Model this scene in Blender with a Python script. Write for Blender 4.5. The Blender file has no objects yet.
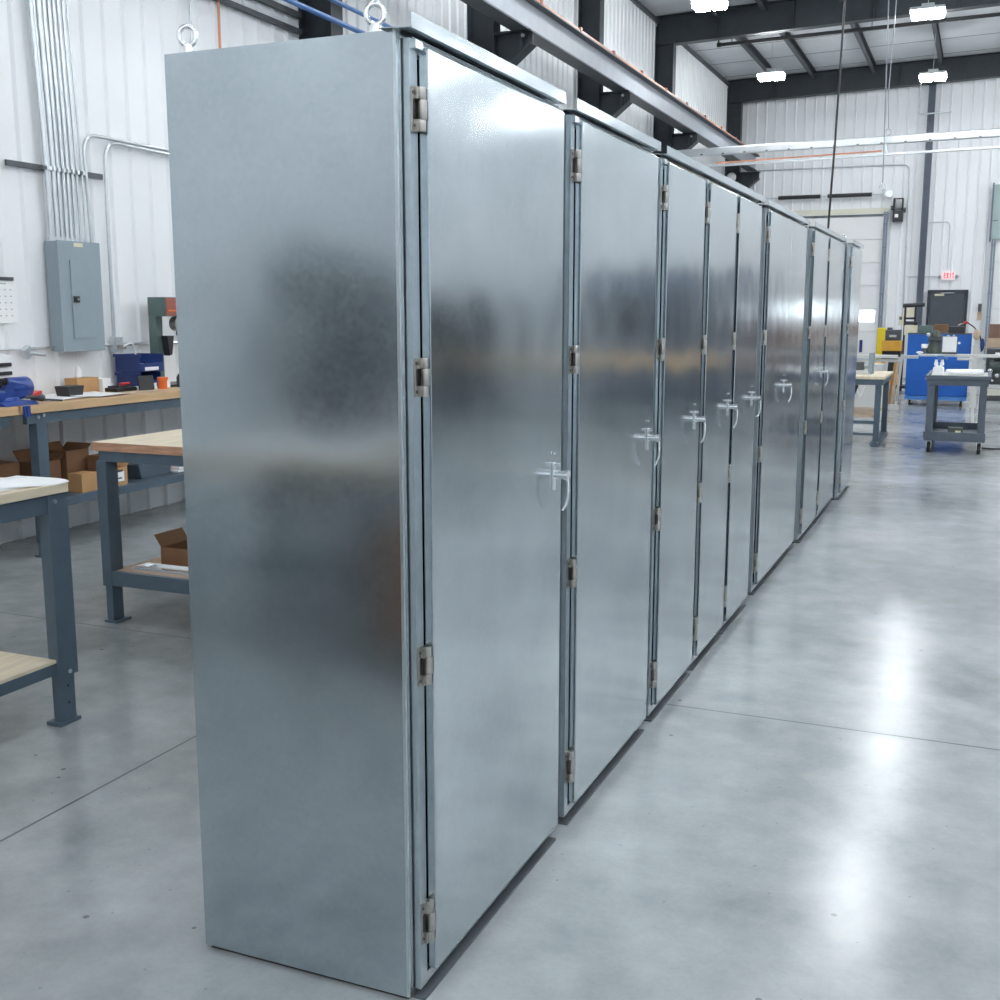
import bpy, bmesh, math, random
from mathutils import Vector, Matrix
random.seed(7)
S = bpy.context.scene
C = S.collection

# ------------------------------------------------------------------ helpers
def lin(c):
    return tuple((v/12.92 if v <= 0.04045 else ((v+0.055)/1.055)**2.4) for v in c)

def rgb(r, g, b):
    return lin((r/255, g/255, b/255))

def mat(name, col, rough=0.5, metal=0.0, var=0.0, scale=8.0, bump=0.0, bscale=40.0, emit=None, estr=0.0, rvar=0.0, spec=0.5, stretch=None, alpha=None):
    m = bpy.data.materials.new(name); m.use_nodes = True
    nt = m.node_tree; N = nt.nodes; L = nt.links
    b = N['Principled BSDF']
    b.inputs['Base Color'].default_value = (*col, 1)
    b.inputs['Roughness'].default_value = rough
    b.inputs['Metallic'].default_value = metal
    b.inputs['Specular IOR Level'].default_value = spec
    if emit:
        b.inputs['Emission Color'].default_value = (*emit, 1)
        b.inputs['Emission Strength'].default_value = estr
    if var or bump or rvar:
        tc = N.new('ShaderNodeTexCoord'); mp = N.new('ShaderNodeMapping')
        L.new(tc.outputs['Object'], mp.inputs['Vector'])
        if stretch: mp.inputs['Scale'].default_value = stretch
        no = N.new('ShaderNodeTexNoise'); no.inputs['Scale'].default_value = scale; no.inputs['Detail'].default_value = 6
        L.new(mp.outputs['Vector'], no.inputs['Vector'])
        if var:
            cr = N.new('ShaderNodeValToRGB')
            cr.color_ramp.elements[0].position = 0.3; cr.color_ramp.elements[1].position = 0.7
            cr.color_ramp.elements[0].color = (*[max(0, c*(1-var)) for c in col], 1)
            cr.color_ramp.elements[1].color = (*[min(1, c*(1+var)) for c in col], 1)
            L.new(no.outputs['Fac'], cr.inputs['Fac']); L.new(cr.outputs['Color'], b.inputs['Base Color'])
        if rvar:
            mr = N.new('ShaderNodeMapRange'); mr.inputs['To Min'].default_value = max(0.02, rough-rvar); mr.inputs['To Max'].default_value = rough+rvar
            mr.inputs['From Min'].default_value = 0.3; mr.inputs['From Max'].default_value = 0.7
            L.new(no.outputs['Fac'], mr.inputs['Value']); L.new(mr.outputs['Result'], b.inputs['Roughness'])
        if bump:
            n2 = N.new('ShaderNodeTexNoise'); n2.inputs['Scale'].default_value = bscale; n2.inputs['Detail'].default_value = 3
            L.new(mp.outputs['Vector'], n2.inputs['Vector'])
            bp = N.new('ShaderNodeBump'); bp.inputs['Strength'].default_value = bump; bp.inputs['Distance'].default_value = 0.01
            L.new(n2.outputs['Fac'], bp.inputs['Height']); L.new(bp.outputs['Normal'], b.inputs['Normal'])
    return m

class MB:
    def __init__(s): s.v = []; s.f = []; s.m = []; s.sm = []
    def add(s, vs, fs, m=0, smooth=False):
        o = len(s.v); s.v += [Vector(p) for p in vs]
        for f in fs: s.f.append([i+o for i in f]); s.m.append(m); s.sm.append(smooth)
        return s
    def box(s, x0, x1, y0, y1, z0, z1, m=0):
        if x0 > x1: x0, x1 = x1, x0
        if y0 > y1: y0, y1 = y1, y0
        if z0 > z1: z0, z1 = z1, z0
        return s.add([(x0,y0,z0),(x1,y0,z0),(x1,y1,z0),(x0,y1,z0),(x0,y0,z1),(x1,y0,z1),(x1,y1,z1),(x0,y1,z1)],
              [(0,3,2,1),(4,5,6,7),(0,1,5,4),(1,2,6,5),(2,3,7,6),(3,0,4,7)], m)
    def rbox(s, c, size, rot, m=0):
        M = Matrix.Rotation(rot[2],3,'Z') @ Matrix.Rotation(rot[1],3,'Y') @ Matrix.Rotation(rot[0],3,'X')
        hx, hy, hz = [d/2 for d in size]
        vs = [Vector(c)+M@Vector((sx*hx,sy*hy,sz*hz)) for sz in (-1,1) for sx,sy in ((-1,-1),(1,-1),(1,1),(-1,1))]
        return s.add(vs, [(0,3,2,1),(4,5,6,7),(0,1,5,4),(1,2,6,5),(2,3,7,6),(3,0,4,7)], m)
    def cyl(s, p0, p1, r, seg=16, r2=None, m=0, cap=True):
        p0 = Vector(p0); p1 = Vector(p1); d = (p1-p0).normalized()
        a = d.orthogonal().normalized(); b = d.cross(a); r2 = r if r2 is None else r2
        vs = []
        for p, rr in ((p0,r),(p1,r2)):
            for i in range(seg):
                t = 2*math.pi*i/seg; vs.append(p+a*math.cos(t)*rr+b*math.sin(t)*rr)
        s.add(vs, [(i,(i+1)%seg,seg+(i+1)%seg,seg+i) for i in range(seg)], m, True)
        if cap: s.add(vs[:seg], [tuple(reversed(range(seg)))], m); s.add(vs[seg:], [tuple(range(seg))], m)
        return s
    def tube(s, pts, r, seg=10, m=0, closed=False):
        pts = [Vector(p) for p in pts]; n = len(pts); rings = []; prev = None
        for i, p in enumerate(pts):
            if closed: d = (pts[(i+1)%n]-pts[i-1]).normalized()
            else: d = ((pts[min(i+1,n-1)]-pts[max(i-1,0)])).normalized()
            a = d.orthogonal().normalized() if prev is None else (prev-d*prev.dot(d)).normalized()
            prev = a; b = d.cross(a)
            rings.append([p+a*math.cos(2*math.pi*k/seg)*r+b*math.sin(2*math.pi*k/seg)*r for k in range(seg)])
        vs = [q for ring in rings for q in ring]; fs = []
        for i in range(n if closed else n-1):
            j = (i+1) % n
            for k in range(seg): fs.append((i*seg+k, i*seg+(k+1)%seg, j*seg+(k+1)%seg, j*seg+k))
        s.add(vs, fs, m, True)
        if not closed: s.add(rings[0], [tuple(reversed(range(seg)))], m); s.add(rings[-1], [tuple(range(seg))], m)
        return s
    def prism(s, poly, axis, a0, a1, m=0):
        n = len(poly); vs = []
        for a in (a0, a1):
            for u, v in poly:
                vs.append({'x':(a,u,v),'y':(u,a,v),'z':(u,v,a)}[axis])
        return s.add(vs, [tuple(reversed(range(n))), tuple(range(n,2*n))]+[(i,(i+1)%n,n+(i+1)%n,n+i) for i in range(n)], m)
    def lathe(s, prof, c, seg=20, m=0, axis='z'):
        vs = []
        for r, h in prof:
            for k in range(seg):
                t = 2*math.pi*k/seg; u, v = r*math.cos(t), r*math.sin(t)
                vs.append({'z':(c[0]+u,c[1]+v,c[2]+h),'x':(c[0]+h,c[1]+u,c[2]+v),'y':(c[0]+u,c[1]+h,c[2]+v)}[axis])
        n = len(prof)
        s.add(vs, [(i*seg+k,i*seg+(k+1)%seg,(i+1)*seg+(k+1)%seg,(i+1)*seg+k) for i in range(n-1) for k in range(seg)], m, True)
        s.add(vs[:seg], [tuple(range(seg))], m); s.add(vs[-seg:], [tuple(range(seg))], m)
        return s
    def sphere(s, c, r, m=0, sc=(1,1,1), seg=16):
        n = 9; prof = [(max(1e-4, r*math.sin(math.pi*i/n)), -r*math.cos(math.pi*i/n)) for i in range(n+1)]
        o = len(s.v); s.lathe(prof, (0,0,0), seg, m)
        for i in range(o, len(s.v)):
            v = s.v[i]; s.v[i] = Vector((c[0]+v.x*sc[0], c[1]+v.y*sc[1], c[2]+v.z*sc[2]))
        return s

def wpos(o):
    p = Vector((0,0,0))
    while o: p = p+Vector(o.location); o = o.parent
    return p

def build(name, mb, mats, parent=None, bevel=0.0, label=None, origin=None):
    if not isinstance(mats, (list, tuple)): mats = [mats]
    off = wpos(parent) if parent else Vector((0,0,0))
    own = Vector(origin)-off if origin else Vector((0,0,0))
    me = bpy.data.meshes.new(name)
    me.from_pydata([tuple(v-off-own) for v in mb.v], [], mb.f)
    for m in mats: me.materials.append(m)
    for p, mi, sm in zip(me.polygons, mb.m, mb.sm): p.material_index = mi; p.use_smooth = sm
    bm = bmesh.new(); bm.from_mesh(me)
    if bevel:
        bmesh.ops.remove_doubles(bm, verts=bm.verts, dist=1e-6)
        es = [e for e in bm.edges if len(e.link_faces) == 2 and e.calc_face_angle(0) > 0.9]
        bmesh.ops.bevel(bm, geom=es, offset=bevel, segments=2, affect='EDGES', profile=0.6, clamp_overlap=True)
    bmesh.ops.recalc_face_normals(bm, faces=bm.faces)
    bm.to_mesh(me); bm.free()
    o = bpy.data.objects.new(name, me); C.objects.link(o)
    if parent: o.parent = parent
    o.location = own
    if label: o['label'] = label
    return o

def tag(o, label=None, cat=None, group=None, kind=None):
    if label: o['label'] = label
    if cat: o['category'] = cat
    if group: o['group'] = group
    if kind: o['kind'] = kind
    return o

def thing(name, label, cat, loc=(0,0,0), group=None, kind=None):
    o = bpy.data.objects.new(name, None); C.objects.link(o); o.location = loc; o.empty_display_size = 0.1
    return tag(o, label, cat, group, kind)

def one(name, mb, mats, label, cat, group=None, bevel=0.0, kind=None):
    xs = [v.x for v in mb.v]; ys = [v.y for v in mb.v]; zs = [v.z for v in mb.v]
    org = ((min(xs)+max(xs))/2, (min(ys)+max(ys))/2, min(zs))
    return tag(build(name, mb, mats, None, bevel, origin=org), label, cat, group, kind)

def copy_tree(o, parent=None):
    c = o.copy(); C.objects.link(c); c.parent = parent
    for ch in list(o.children): copy_tree(ch, c)
    return c

def arc(c, r, a0, a1, n, plane):
    out = []
    for i in range(n+1):
        t = math.radians(a0+(a1-a0)*i/n); u, v = r*math.cos(t), r*math.sin(t)
        out.append({'yz':(c[0],c[1]+u,c[2]+v),'xz':(c[0]+u,c[1],c[2]+v),'xy':(c[0]+u,c[1]+v,c[2])}[plane])
    return out

def fillet(pts, r, n=6):
    pts = [Vector(p) for p in pts]; out = [pts[0]]
    for i in range(1, len(pts)-1):
        a = (pts[i-1]-pts[i]).normalized(); b = (pts[i+1]-pts[i]).normalized()
        rr = min(r, (pts[i-1]-pts[i]).length*0.45, (pts[i+1]-pts[i]).length*0.45)
        p0, p1 = pts[i]+a*rr, pts[i]+b*rr
        for k in range(n+1):
            t = k/n; out.append(p0*(1-t)**2+pts[i]*2*t*(1-t)+p1*t*t)
    out.append(pts[-1]); return out

# ------------------------------------------------------------------ materials
def galv_mat():
    m = bpy.data.materials.new('galvanised_sheet'); m.use_nodes = True
    nt = m.node_tree; N = nt.nodes; L = nt.links; b = N['Principled BSDF']
    b.inputs['Metallic'].default_value = 1.0
    tc = N.new('ShaderNodeTexCoord')
    vo = N.new('ShaderNodeTexVoronoi'); vo.inputs['Scale'].default_value = 85
    L.new(tc.outputs['Object'], vo.inputs['Vector'])
    no = N.new('ShaderNodeTexNoise'); no.inputs['Scale'].default_value = 3.2; no.inputs['Detail'].default_value = 5; no.inputs['Roughness'].default_value = 0.6
    L.new(tc.outputs['Object'], no.inputs['Vector'])
    bw = N.new('ShaderNodeRGBToBW'); L.new(vo.outputs['Color'], bw.inputs['Color'])
    mx = N.new('ShaderNodeMath'); mx.operation = 'MULTIPLY_ADD'; mx.inputs[1].default_value = 0.17
    L.new(bw.outputs['Val'], mx.inputs[0]); L.new(no.outputs['Fac'], mx.inputs[2])
    cr = N.new('ShaderNodeValToRGB')
    cr.color_ramp.elements[0].position = 0.35; cr.color_ramp.elements[0].color = (0.41, 0.465, 0.495, 1)
    cr.color_ramp.elements[1].position = 0.85; cr.color_ramp.elements[1].color = (0.515, 0.57, 0.60, 1)
    L.new(mx.outputs[0], cr.inputs['Fac']); L.new(cr.outputs['Color'], b.inputs['Base Color'])
    mr = N.new('ShaderNodeMapRange'); mr.inputs['From Min'].default_value = 0.3; mr.inputs['From Max'].default_value = 0.9
    mr.inputs['To Min'].default_value = 0.12; mr.inputs['To Max'].default_value = 0.185
    L.new(mx.outputs[0], mr.inputs['Value']); L.new(mr.outputs['Result'], b.inputs['Roughness'])
    n3 = N.new('ShaderNodeTexNoise'); n3.inputs['Scale'].default_value = 1.6; n3.inputs['Detail'].default_value = 2
    L.new(tc.outputs['Object'], n3.inputs['Vector'])
    bp = N.new('ShaderNodeBump'); bp.inputs['Strength'].default_value = 0.38; bp.inputs['Distance'].default_value = 0.02
    L.new(n3.outputs['Fac'], bp.inputs['Height']); L.new(bp.outputs['Normal'], b.inputs['Normal'])
    return m

def floor_mat():
    m = bpy.data.materials.new('polished_concrete'); m.use_nodes = True
    nt = m.node_tree; N = nt.nodes; L = nt.links; b = N['Principled BSDF']
    tc = N.new('ShaderNodeTexCoord')
    def noise(scale, detail, rough=0.6, dist=0.0):
        n = N.new('ShaderNodeTexNoise'); n.inputs['Scale'].default_value = scale; n.inputs['Detail'].default_value = detail
        n.inputs['Roughness'].default_value = rough; n.inputs['Distortion'].default_value = dist
        L.new(tc.outputs['Object'], n.inputs['Vector']); return n
    def math_(op, a, bb, c=None):
        n = N.new('ShaderNodeMath'); n.operation = op
        for i, v in enumerate((a, bb, c)):
            if v is None: continue
            if isinstance(v, (int, float)): n.inputs[i].default_value = v
            else: L.new(v, n.inputs[i])
        return n.outputs[0]
    n1 = noise(0.8, 4, 0.5, 0.3); n2 = noise(5, 6, 0.6); n3 = noise(60, 4, 0.7)
    s = math_('MULTIPLY_ADD', n2.outputs['Fac'], 0.48, math_('MULTIPLY', n1.outputs['Fac'], 0.75))
    s = math_('MULTIPLY_ADD', n3.outputs['Fac'], 0.14, s)
    cr = N.new('ShaderNodeValToRGB')
    cr.color_ramp.elements[0].position = 0.44; cr.color_ramp.elements[0].color = (*FLOOR_LO, 1)
    cr.color_ramp.elements[1].position = 0.94; cr.color_ramp.elements[1].color = (*FLOOR_HI, 1)
    L.new(s, cr.inputs['Fac'])
    # dark specks
    vo = N.new('ShaderNodeTexVoronoi'); vo.inputs['Scale'].default_value = 5; L.new(tc.outputs['Object'], vo.inputs['Vector'])
    vo2 = N.new('ShaderNodeTexVoronoi'); vo2.inputs['Scale'].default_value = 11; L.new(tc.outputs['Object'], vo2.inputs['Vector'])
    sp = math_('MAXIMUM', math_('LESS_THAN', vo.outputs['Distance'], 0.045), math_('MULTIPLY', math_('LESS_THAN', vo2.outputs['Distance'], 0.05), 0.6))
    # sawn control joints, 4.5 m bays
    sx = N.new('ShaderNodeSeparateXYZ'); L.new(tc.outputs['Object'], sx.inputs[0])
    def joint(out, off, pitch):
        a = math_('SUBTRACT', out, off); a = math_('DIVIDE', a, pitch)
        a = math_('SUBTRACT', a, math_('ROUND', a, 0)); a = math_('ABSOLUTE', math_('MULTIPLY', a, pitch), 0)
        return math_('LESS_THAN', a, 0.005)
    j = math_('MAXIMUM', joint(sx.outputs['X'], -2.72, 6.2), joint(sx.outputs['Y'], 4.44, 4.6))
    mask = math_('MAXIMUM', j, math_('MULTIPLY', sp, 0.55))
    mix = N.new('ShaderNodeMix'); mix.data_type = 'RGBA'
    L.new(math_('MULTIPLY', mask, 0.95), mix.inputs['Factor']); L.new(cr.outputs['Color'], mix.inputs['A']); mix.inputs['B'].default_value = (0.035, 0.04, 0.045, 1)
    L.new(mix.outputs['Result'], b.inputs['Base Color'])
    mr = N.new('ShaderNodeMapRange'); mr.inputs['From Min'].default_value = 0.45; mr.inputs['From Max'].default_value = 0.85
    mr.inputs['To Min'].default_value = 0.15; mr.inputs['To Max'].default_value = 0.27
    L.new(s, mr.inputs['Value']); L.new(math_('ADD', mr.outputs['Result'], math_('MULTIPLY', j, 0.4)), b.inputs['Roughness'])
    bp = N.new('ShaderNodeBump'); bp.inputs['Strength'].default_value = 0.04; bp.inputs['Distance'].default_value = 0.01
    L.new(n2.outputs['Fac'], bp.inputs['Height']); L.new(bp.outputs['Normal'], b.inputs['Normal'])
    b.inputs['Specular IOR Level'].default_value = 0.75
    return m

FLOOR_LO = (0.20, 0.22, 0.232); FLOOR_HI = (0.45, 0.472, 0.48)
LAMP = 48.0
M = dict(
 galv=galv_mat(), floor=floor_mat(),
 galv_edge=mat('galvanised_folded_edge', (0.62,0.67,0.70), 0.3, 1.0, 0.06, 30),
 steel=mat('brushed_stainless', (0.46,0.44,0.41), 0.3, 1.0, 0.08, 60),
 chrome=mat('chrome', (0.93,0.94,0.95), 0.22, 1.0),
 zinc=mat('zinc_conduit', (0.62,0.65,0.67), 0.32, 1.0, 0.06, 12),
 black=mat('black_rubber', (0.012,0.012,0.013), 0.6),
 blackp=mat('black_plastic', (0.02,0.021,0.023), 0.4),
 white=mat('white_siding', (0.84,0.855,0.87), 0.42, 0, 0.03, 1.5, stretch=(1,1,0.3)),
 ceil=mat('white_roof_insulation', (0.62,0.64,0.66), 0.7, 0, 0.05, 2, 0.3, 3),
 dark=mat('dark_blue_grey_structural_paint', (0.018,0.025,0.033), 0.5, 0, 0.15, 6),
 purlin=mat('dark_grey_purlin_paint', (0.06,0.068,0.078), 0.5, 0, 0.12, 6),
 post=mat('blue_grey_post_paint', (0.12,0.145,0.19), 0.5, 0, 0.08, 6),
 track=mat('galvanised_track_paint', (0.25,0.29,0.35), 0.45, 0, 0.08, 6),
 beam=mat('grey_beam_paint', (0.30,0.325,0.36), 0.5, 0, 0.06, 5),
 bench=mat('slate_blue_bench_paint', (0.075,0.11,0.145), 0.42, 0, 0.08, 10),
 maple=mat('butcher_block_top', (0.62,0.47,0.31), 0.45, 0, 0.12, 5, stretch=(0.6,8,8)),
 mapley=mat('butcher_block_edge', (0.60,0.40,0.22), 0.5, 0, 0.10, 4, stretch=(8,0.6,8)),
 endgrain=mat('reddish_block_edge', (0.50,0.27,0.17), 0.55, 0, 0.30, 7, stretch=(1.2,8,8)),
 palewood=mat('pale_wood_top', (0.72,0.62,0.46), 0.5, 0, 0.12, 4, stretch=(8,0.8,8)),
 ply=mat('plywood_shelf', (0.55,0.38,0.25), 0.55, 0, 0.22, 5, stretch=(1,5,5)),
 card=mat('corrugated_cardboard', (0.50,0.29,0.13), 0.8, 0, 0.08, 6),
 cardd=mat('brown_cardboard_dark', (0.20,0.10,0.05), 0.85, 0, 0.12, 6),
 paper=mat('white_paper', (0.88,0.885,0.89), 0.7, 0, 0.02, 9),
 panelgrey=mat('panelboard_grey_paint', (0.27,0.335,0.375), 0.4, 0, 0.03, 4),
 blue=mat('royal_blue_paint', (0.003,0.105,0.46), 0.4, 0, 0.06, 4),
 navy=mat('navy_blue_paint', (0.012,0.035,0.16), 0.35, 0, 0.1, 8),
 viseblue=mat('vise_blue_paint', (0.02,0.055,0.26), 0.3, 0, 0.15, 14),
 pipeblue=mat('blue_pipe', (0.06,0.16,0.40), 0.35),
 orange=mat('orange_plastic', (0.80,0.16,0.03), 0.4),
 copper=mat('orange_conductor_bar', (0.62,0.27,0.16), 0.45, 0, 0.2, 4),
 yellow=mat('safety_yellow_paint', (0.82,0.62,0.02), 0.4, 0, 0.08, 6),
 amber=mat('amber_machine_paint', (0.75,0.38,0.04), 0.45, 0, 0.1, 8),
 green=mat('grey_green_machine_paint', (0.10,0.15,0.14), 0.4, 0, 0.08, 8),
 olive=mat('dark_olive_casting', (0.055,0.07,0.06), 0.4, 0, 0.25, 20),
 dkgrey=mat('dark_grey_machine', (0.07,0.08,0.09), 0.45, 0, 0.2, 8),
 cart=mat('charcoal_cart_plastic', (0.075,0.095,0.12), 0.5, 0, 0.1, 14),
 doorgrey=mat('dark_grey_door_paint', (0.055,0.065,0.08), 0.4, 0, 0.06, 5),
 ohdoor=mat('white_overhead_door', (0.80,0.80,0.80), 0.4, 0, 0.02, 3),
 cream=mat('cream_header_trim', (0.70,0.69,0.58), 0.5, 0, 0.03, 3),
 red=mat('red_paint', (0.55,0.03,0.03), 0.4, 0, 0.1, 6),
 exitred=mat('exit_red_letters', (0.80,0.02,0.05), 0.5, emit=(1.0,0.03,0.08), estr=0.35),
 exitface=mat('exit_sign_face', (0.9,0.82,0.82), 0.4, emit=(1.0,0.85,0.85), estr=0.08),
 led=mat('led_panel', (1,1,1), 0.5, emit=(0.93,0.97,1.0), estr=LAMP),
 window=mat('daylit_window', (0.9,0.95,1.0), 0.2, emit=(0.85,0.95,1.0), estr=1.6),
 glass=mat('greenish_glass', (0.35,0.45,0.45), 0.1),
 cream2=mat('pale_label', (0.72,0.68,0.52), 0.5),
 cinder=mat('light_grey_cabinet_paint', (0.60,0.60,0.58), 0.45, 0, 0.04, 4),
 tan=mat('tan_board', (0.55,0.42,0.30), 0.6, 0, 0.15, 6),
 brown=mat('brown_box', (0.22,0.13,0.09), 0.75, 0, 0.12, 6),
 machine=mat('blue_grey_machine_paint', (0.16,0.20,0.26), 0.45, 0, 0.08, 5),
 redcab=mat('dull_red_cabinet', (0.30,0.09,0.06), 0.45, 0, 0.1, 4),
 cinnamon=mat('varnished_bench_top', (0.60,0.40,0.20), 0.5, 0, 0.1, 4),
)

# ------------------------------------------------------------------ setting
XL, XR, YB, YF = -6.35, 10.0, 30.2, -9.0
def roofz(x): return 7.40+0.025*(x-XL)
def struct(name, mb, m, parent=None, bevel=0, label=None):
    o = build(name, mb, m, parent, bevel)
    if not parent: o['kind'] = 'structure'
    if label: o['label'] = label
    return o

struct('floor', MB().box(XL-0.3, XR+0.3, YF-0.3, YB+0.3, -0.2, 0), M['floor'])
def siding(axis, fixed, sign, a0, a1, z0, z1f, pitch, off, rh=0.022):
    """ribbed sheet: ribs stand proud by rh towards the room"""
    mb = MB(); pts = []
    a = math.floor((a0-off)/pitch)*pitch+off
    w0, w1 = 0.030, 0.012
    pts.append((a0, 0))
    while a < a1:
        for da, h in ((-w0,0),(-w1,rh),(w1,rh),(w0,0)):
            if a0 < a+da < a1: pts.append((a+da, h))
        a += pitch
    pts.append((a1, 0))
    vs = []; fs = []
    for i, (p, h) in enumerate(pts):
        q = fixed+sign*h
        zt = z1f(p)
        vs += [((q,p,z0),(q,p,zt)) if axis == 'y' else ((p,q,z0),(p,q,zt))][0]
    n = len(pts)
    for i in range(n-1): fs.append((2*i,2*i+2,2*i+3,2*i+1))
    mb.add(vs, fs)
    b = fixed-sign*0.12
    if axis == 'y': mb.box(min(b, fixed-sign*0.001), max(b, fixed-sign*0.001), a0, a1, z0, 8.2)
    else: mb.box(a0, a1, min(b, fixed-sign*0.001), max(b, fixed-sign*0.001), z0, 8.2)
    return mb
struct('wall_left', siding('y', XL, 1, YF, YB, 0, lambda p: roofz(XL), 0.2285, 6.943), M['white'])
struct('wall_back', siding('x', YB, -1, XL, XR, 0, lambda p: roofz(p), 0.244, -5.196), M['white'])
struct('wall_right', siding('y', XR, -1, YF, YB, 0, lambda p: roofz(XR), 0.3, 0), M['white'])
struct('wall_front', siding('x', YF, 1, XL, XR, 0, lambda p: roofz(p), 0.3, 0), M['white'])
mb = MB(); n = 1
mb.add([(XL-.1,YF-.1,roofz(XL-.1)),(XR+.1,YF-.1,roofz(XR+.1)),(XR+.1,YB+.1,roofz(XR+.1)),(XL-.1,YB+.1,roofz(XL-.1)),
        (XL-.1,YF-.1,8.3),(XR+.1,YF-.1,8.3),(XR+.1,YB+.1,8.3),(XL-.1,YB+.1,8.3)],
       [(0,1,2,3),(4,7,6,5),(0,4,5,1),(1,5,6,2),(2,6,7,3),(3,7,4,0)])
ceiling = struct('ceiling', mb, M['ceil'])
y = YF+1.0; mb = MB()
while y < YB-0.2:                                     # seam bands of the insulation, running across
    mb.add([(XL,y-.012,roofz(XL)-.004),(XR,y-.012,roofz(XR)-.004),(XR,y+.012,roofz(XR)-.004),(XL,y+.012,roofz(XL)-.004),
            (XL,y-.012,roofz(XL)),(XR,y-.012,roofz(XR)),(XR,y+.012,roofz(XR)),(XL,y+.012,roofz(XL))],
           [(0,1,2,3),(4,7,6,5),(0,4,5,1),(1,5,6,2),(2,6,7,3),(3,7,4,0)])
    y += 1.55
struct('trim_1', mb, M['purlin'])

COLY = [-3.6, 1.0, 5.4, 9.875, 13.82, 18.12, 22.77, 29.57]
for y in COLY[2:]:
    if y > 8:
        mb = MB(); x0, x1 = XL+.02, -5.965
        mb.box(x0, x0+.014, y-.0, y+.22, 0, 7.2).box(x1-.014, x1, y, y+.22, 0, 6.9).box(x0+.014, x1-.014, y+.10, y+.112, 0, 7.2)
        for z in (2.2, 4.75): mb.box(x0+.014, x1-.014, y+.01, y+.10, z, z+.012)
        struct('column', mb, M['dark'])
for y in COLY:
    # tapered roof frame: web with two flanges
    yw = y+.11
    mb = MB()
    def rz(x, d): return roofz(x)-d
    xa, xb = XL+.02, XR
    mb.prism([(xa, rz(xa,.55)), (xb, rz(xb,.50)), (xb, rz(xb,.03)), (xa, rz(xa,.03))], 'y', yw-.006, yw+.006)
    for d0, d1 in ((.565,.55), (.03,.016)):
        mb.prism([(xa, rz(xa,d0)), (xb, rz(xb,d0-.05 if d0 > .1 else d0)), (xb, rz(xb,d1-.05 if d1 > .1 else d1)), (xa, rz(xa,d1))], 'y', yw-.11, yw+.11)
    x = xa+1.2
    while x < xb: mb.box(x, x+.012, yw-.10, yw-.006, rz(x,.53), rz(x,.04)); x += 1.45
    struct('rafter', mb, M['dark'])
mb0 = None
for i, x in enumerate([-5.1, -4.2, -2.8, -1.3, 0.2, 1.7, 3.2, 4.7, 6.2, 7.7]):
    mb = MB(); z1 = roofz(x)-.006
    for a, b in zip([YF]+COLY, COLY+[YB]):
        ya, yb = a+.24, b-.02
        if yb-ya < .3: continue
        mb.box(x-.045, x+.045, ya, yb, z1-.012, z1).box(x-.045, x-.035, ya, yb, z1-.17, z1-.012).box(x-.045, x+.045, ya, yb, z1-.18, z1-.17)
    struct('purlin', mb, M['purlin'])

# eave channel along the left wall and wall girts visible above the bench
mb = MB().box(XL+.02, XL+.07, YF, YB, 7.26, 7.34)
struct('trim_2', mb, M['purlin'])

# door_1: exit door
d = thing('door_1', 'dark grey steel exit door in the back wall under the exit sign', 'door', (-.85, YB-.03, 0), kind='structure')
x0, x1, zt = -1.312, -.384, 2.165
build('door_frame', MB().box(x0, x0+.06, YB-.10, YB, 0, zt).box(x1-.06, x1, YB-.10, YB, 0, zt).box(x0+.06, x1-.06, YB-.10, YB, zt-.06, zt), M['dark'], d)
build('door_leaf', MB().box(x0+.065, x1-.065, YB-.06, YB-.02, .01, zt-.065), M['doorgrey'], d)
build('door_sign', MB().box(-1.15, -.93, YB-.066, YB-.0605, 2.02, 2.075), M['cream2'], d, label='pale rectangular plate near the top')
build('door_closer', MB().box(-1.0, -.70, YB-.12, YB-.0605, 2.082, 2.10), M['zinc'], d)
build('door_handle', MB().cyl((-.53,YB-.06,1.0),(-.53,YB-.13,1.0),.012).cyl((-.53,YB-.12,1.0),(-.65,YB-.12,1.0),.01), M['zinc'], d)

# door_2: white overhead door behind the end of the row
def overhead(name, x0, x1, zt, wins, label):
    d = thing(name, label, 'overhead door', ((x0+x1)/2, YB-.05, 0), kind='structure')
    mb = MB(); nsec = 7; hs = zt/nsec
    for k in range(nsec): mb.box(x0, x1, YB-.10, YB-.05, k*hs+.004, (k+1)*hs-.004)
    build('door_panel', mb, M['ohdoor'], d, bevel=.006)
    for a, b, z0, z1 in wins:
        build('window_pane', MB().box(a, b, YB-.115, YB-.1005, z0, z1), M['window'], d, label='bright daylit window')
    if x0 < 0: build('header', MB().box(x0-.1, x1+.08, YB-.11, YB-.02, zt+.04, zt+.20).box(x0-.1, x1+.08, YB-.13, YB-.111, zt+.02, zt+.05, 1), [M['cream'], M['post']], d)
    for sx in (x0-.03, x1+.03):
        mb = MB().box(sx-.045, sx+.0, YB-.19, YB-.14, 0, zt+.1).box(sx+.012, sx+.055, YB-.16, YB-.03, 0, zt+.1)
        for k in range(7): mb.box(sx-.05, sx+.06, YB-.20, YB-.13, .35+k*.57, .38+k*.57)
        build('door_track', mb, M['track'], d)
    return d
d2 = overhead('door_2', -6.0, -2.42, 3.98, [(-3.02,-2.54,1.39,1.67), (-4.3,-3.7,1.39,1.67), (-5.5,-4.9,1.39,1.67)], 'white sectional overhead door in the back wall behind the far end of the row')
d3 = overhead('door_3', .13, 4.1, 3.98, [(1.68,2.42,1.5,1.86), (3.2,3.9,1.5,1.86)], 'white sectional overhead door at the right edge')
build('transom_glass', MB().box(.04, .60, YB-.20, YB-.12, 3.35, 4.62).box(.0,.04,YB-.22,YB-.10,3.3,4.66,1), [M['glass'],M['post']], d3)
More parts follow.
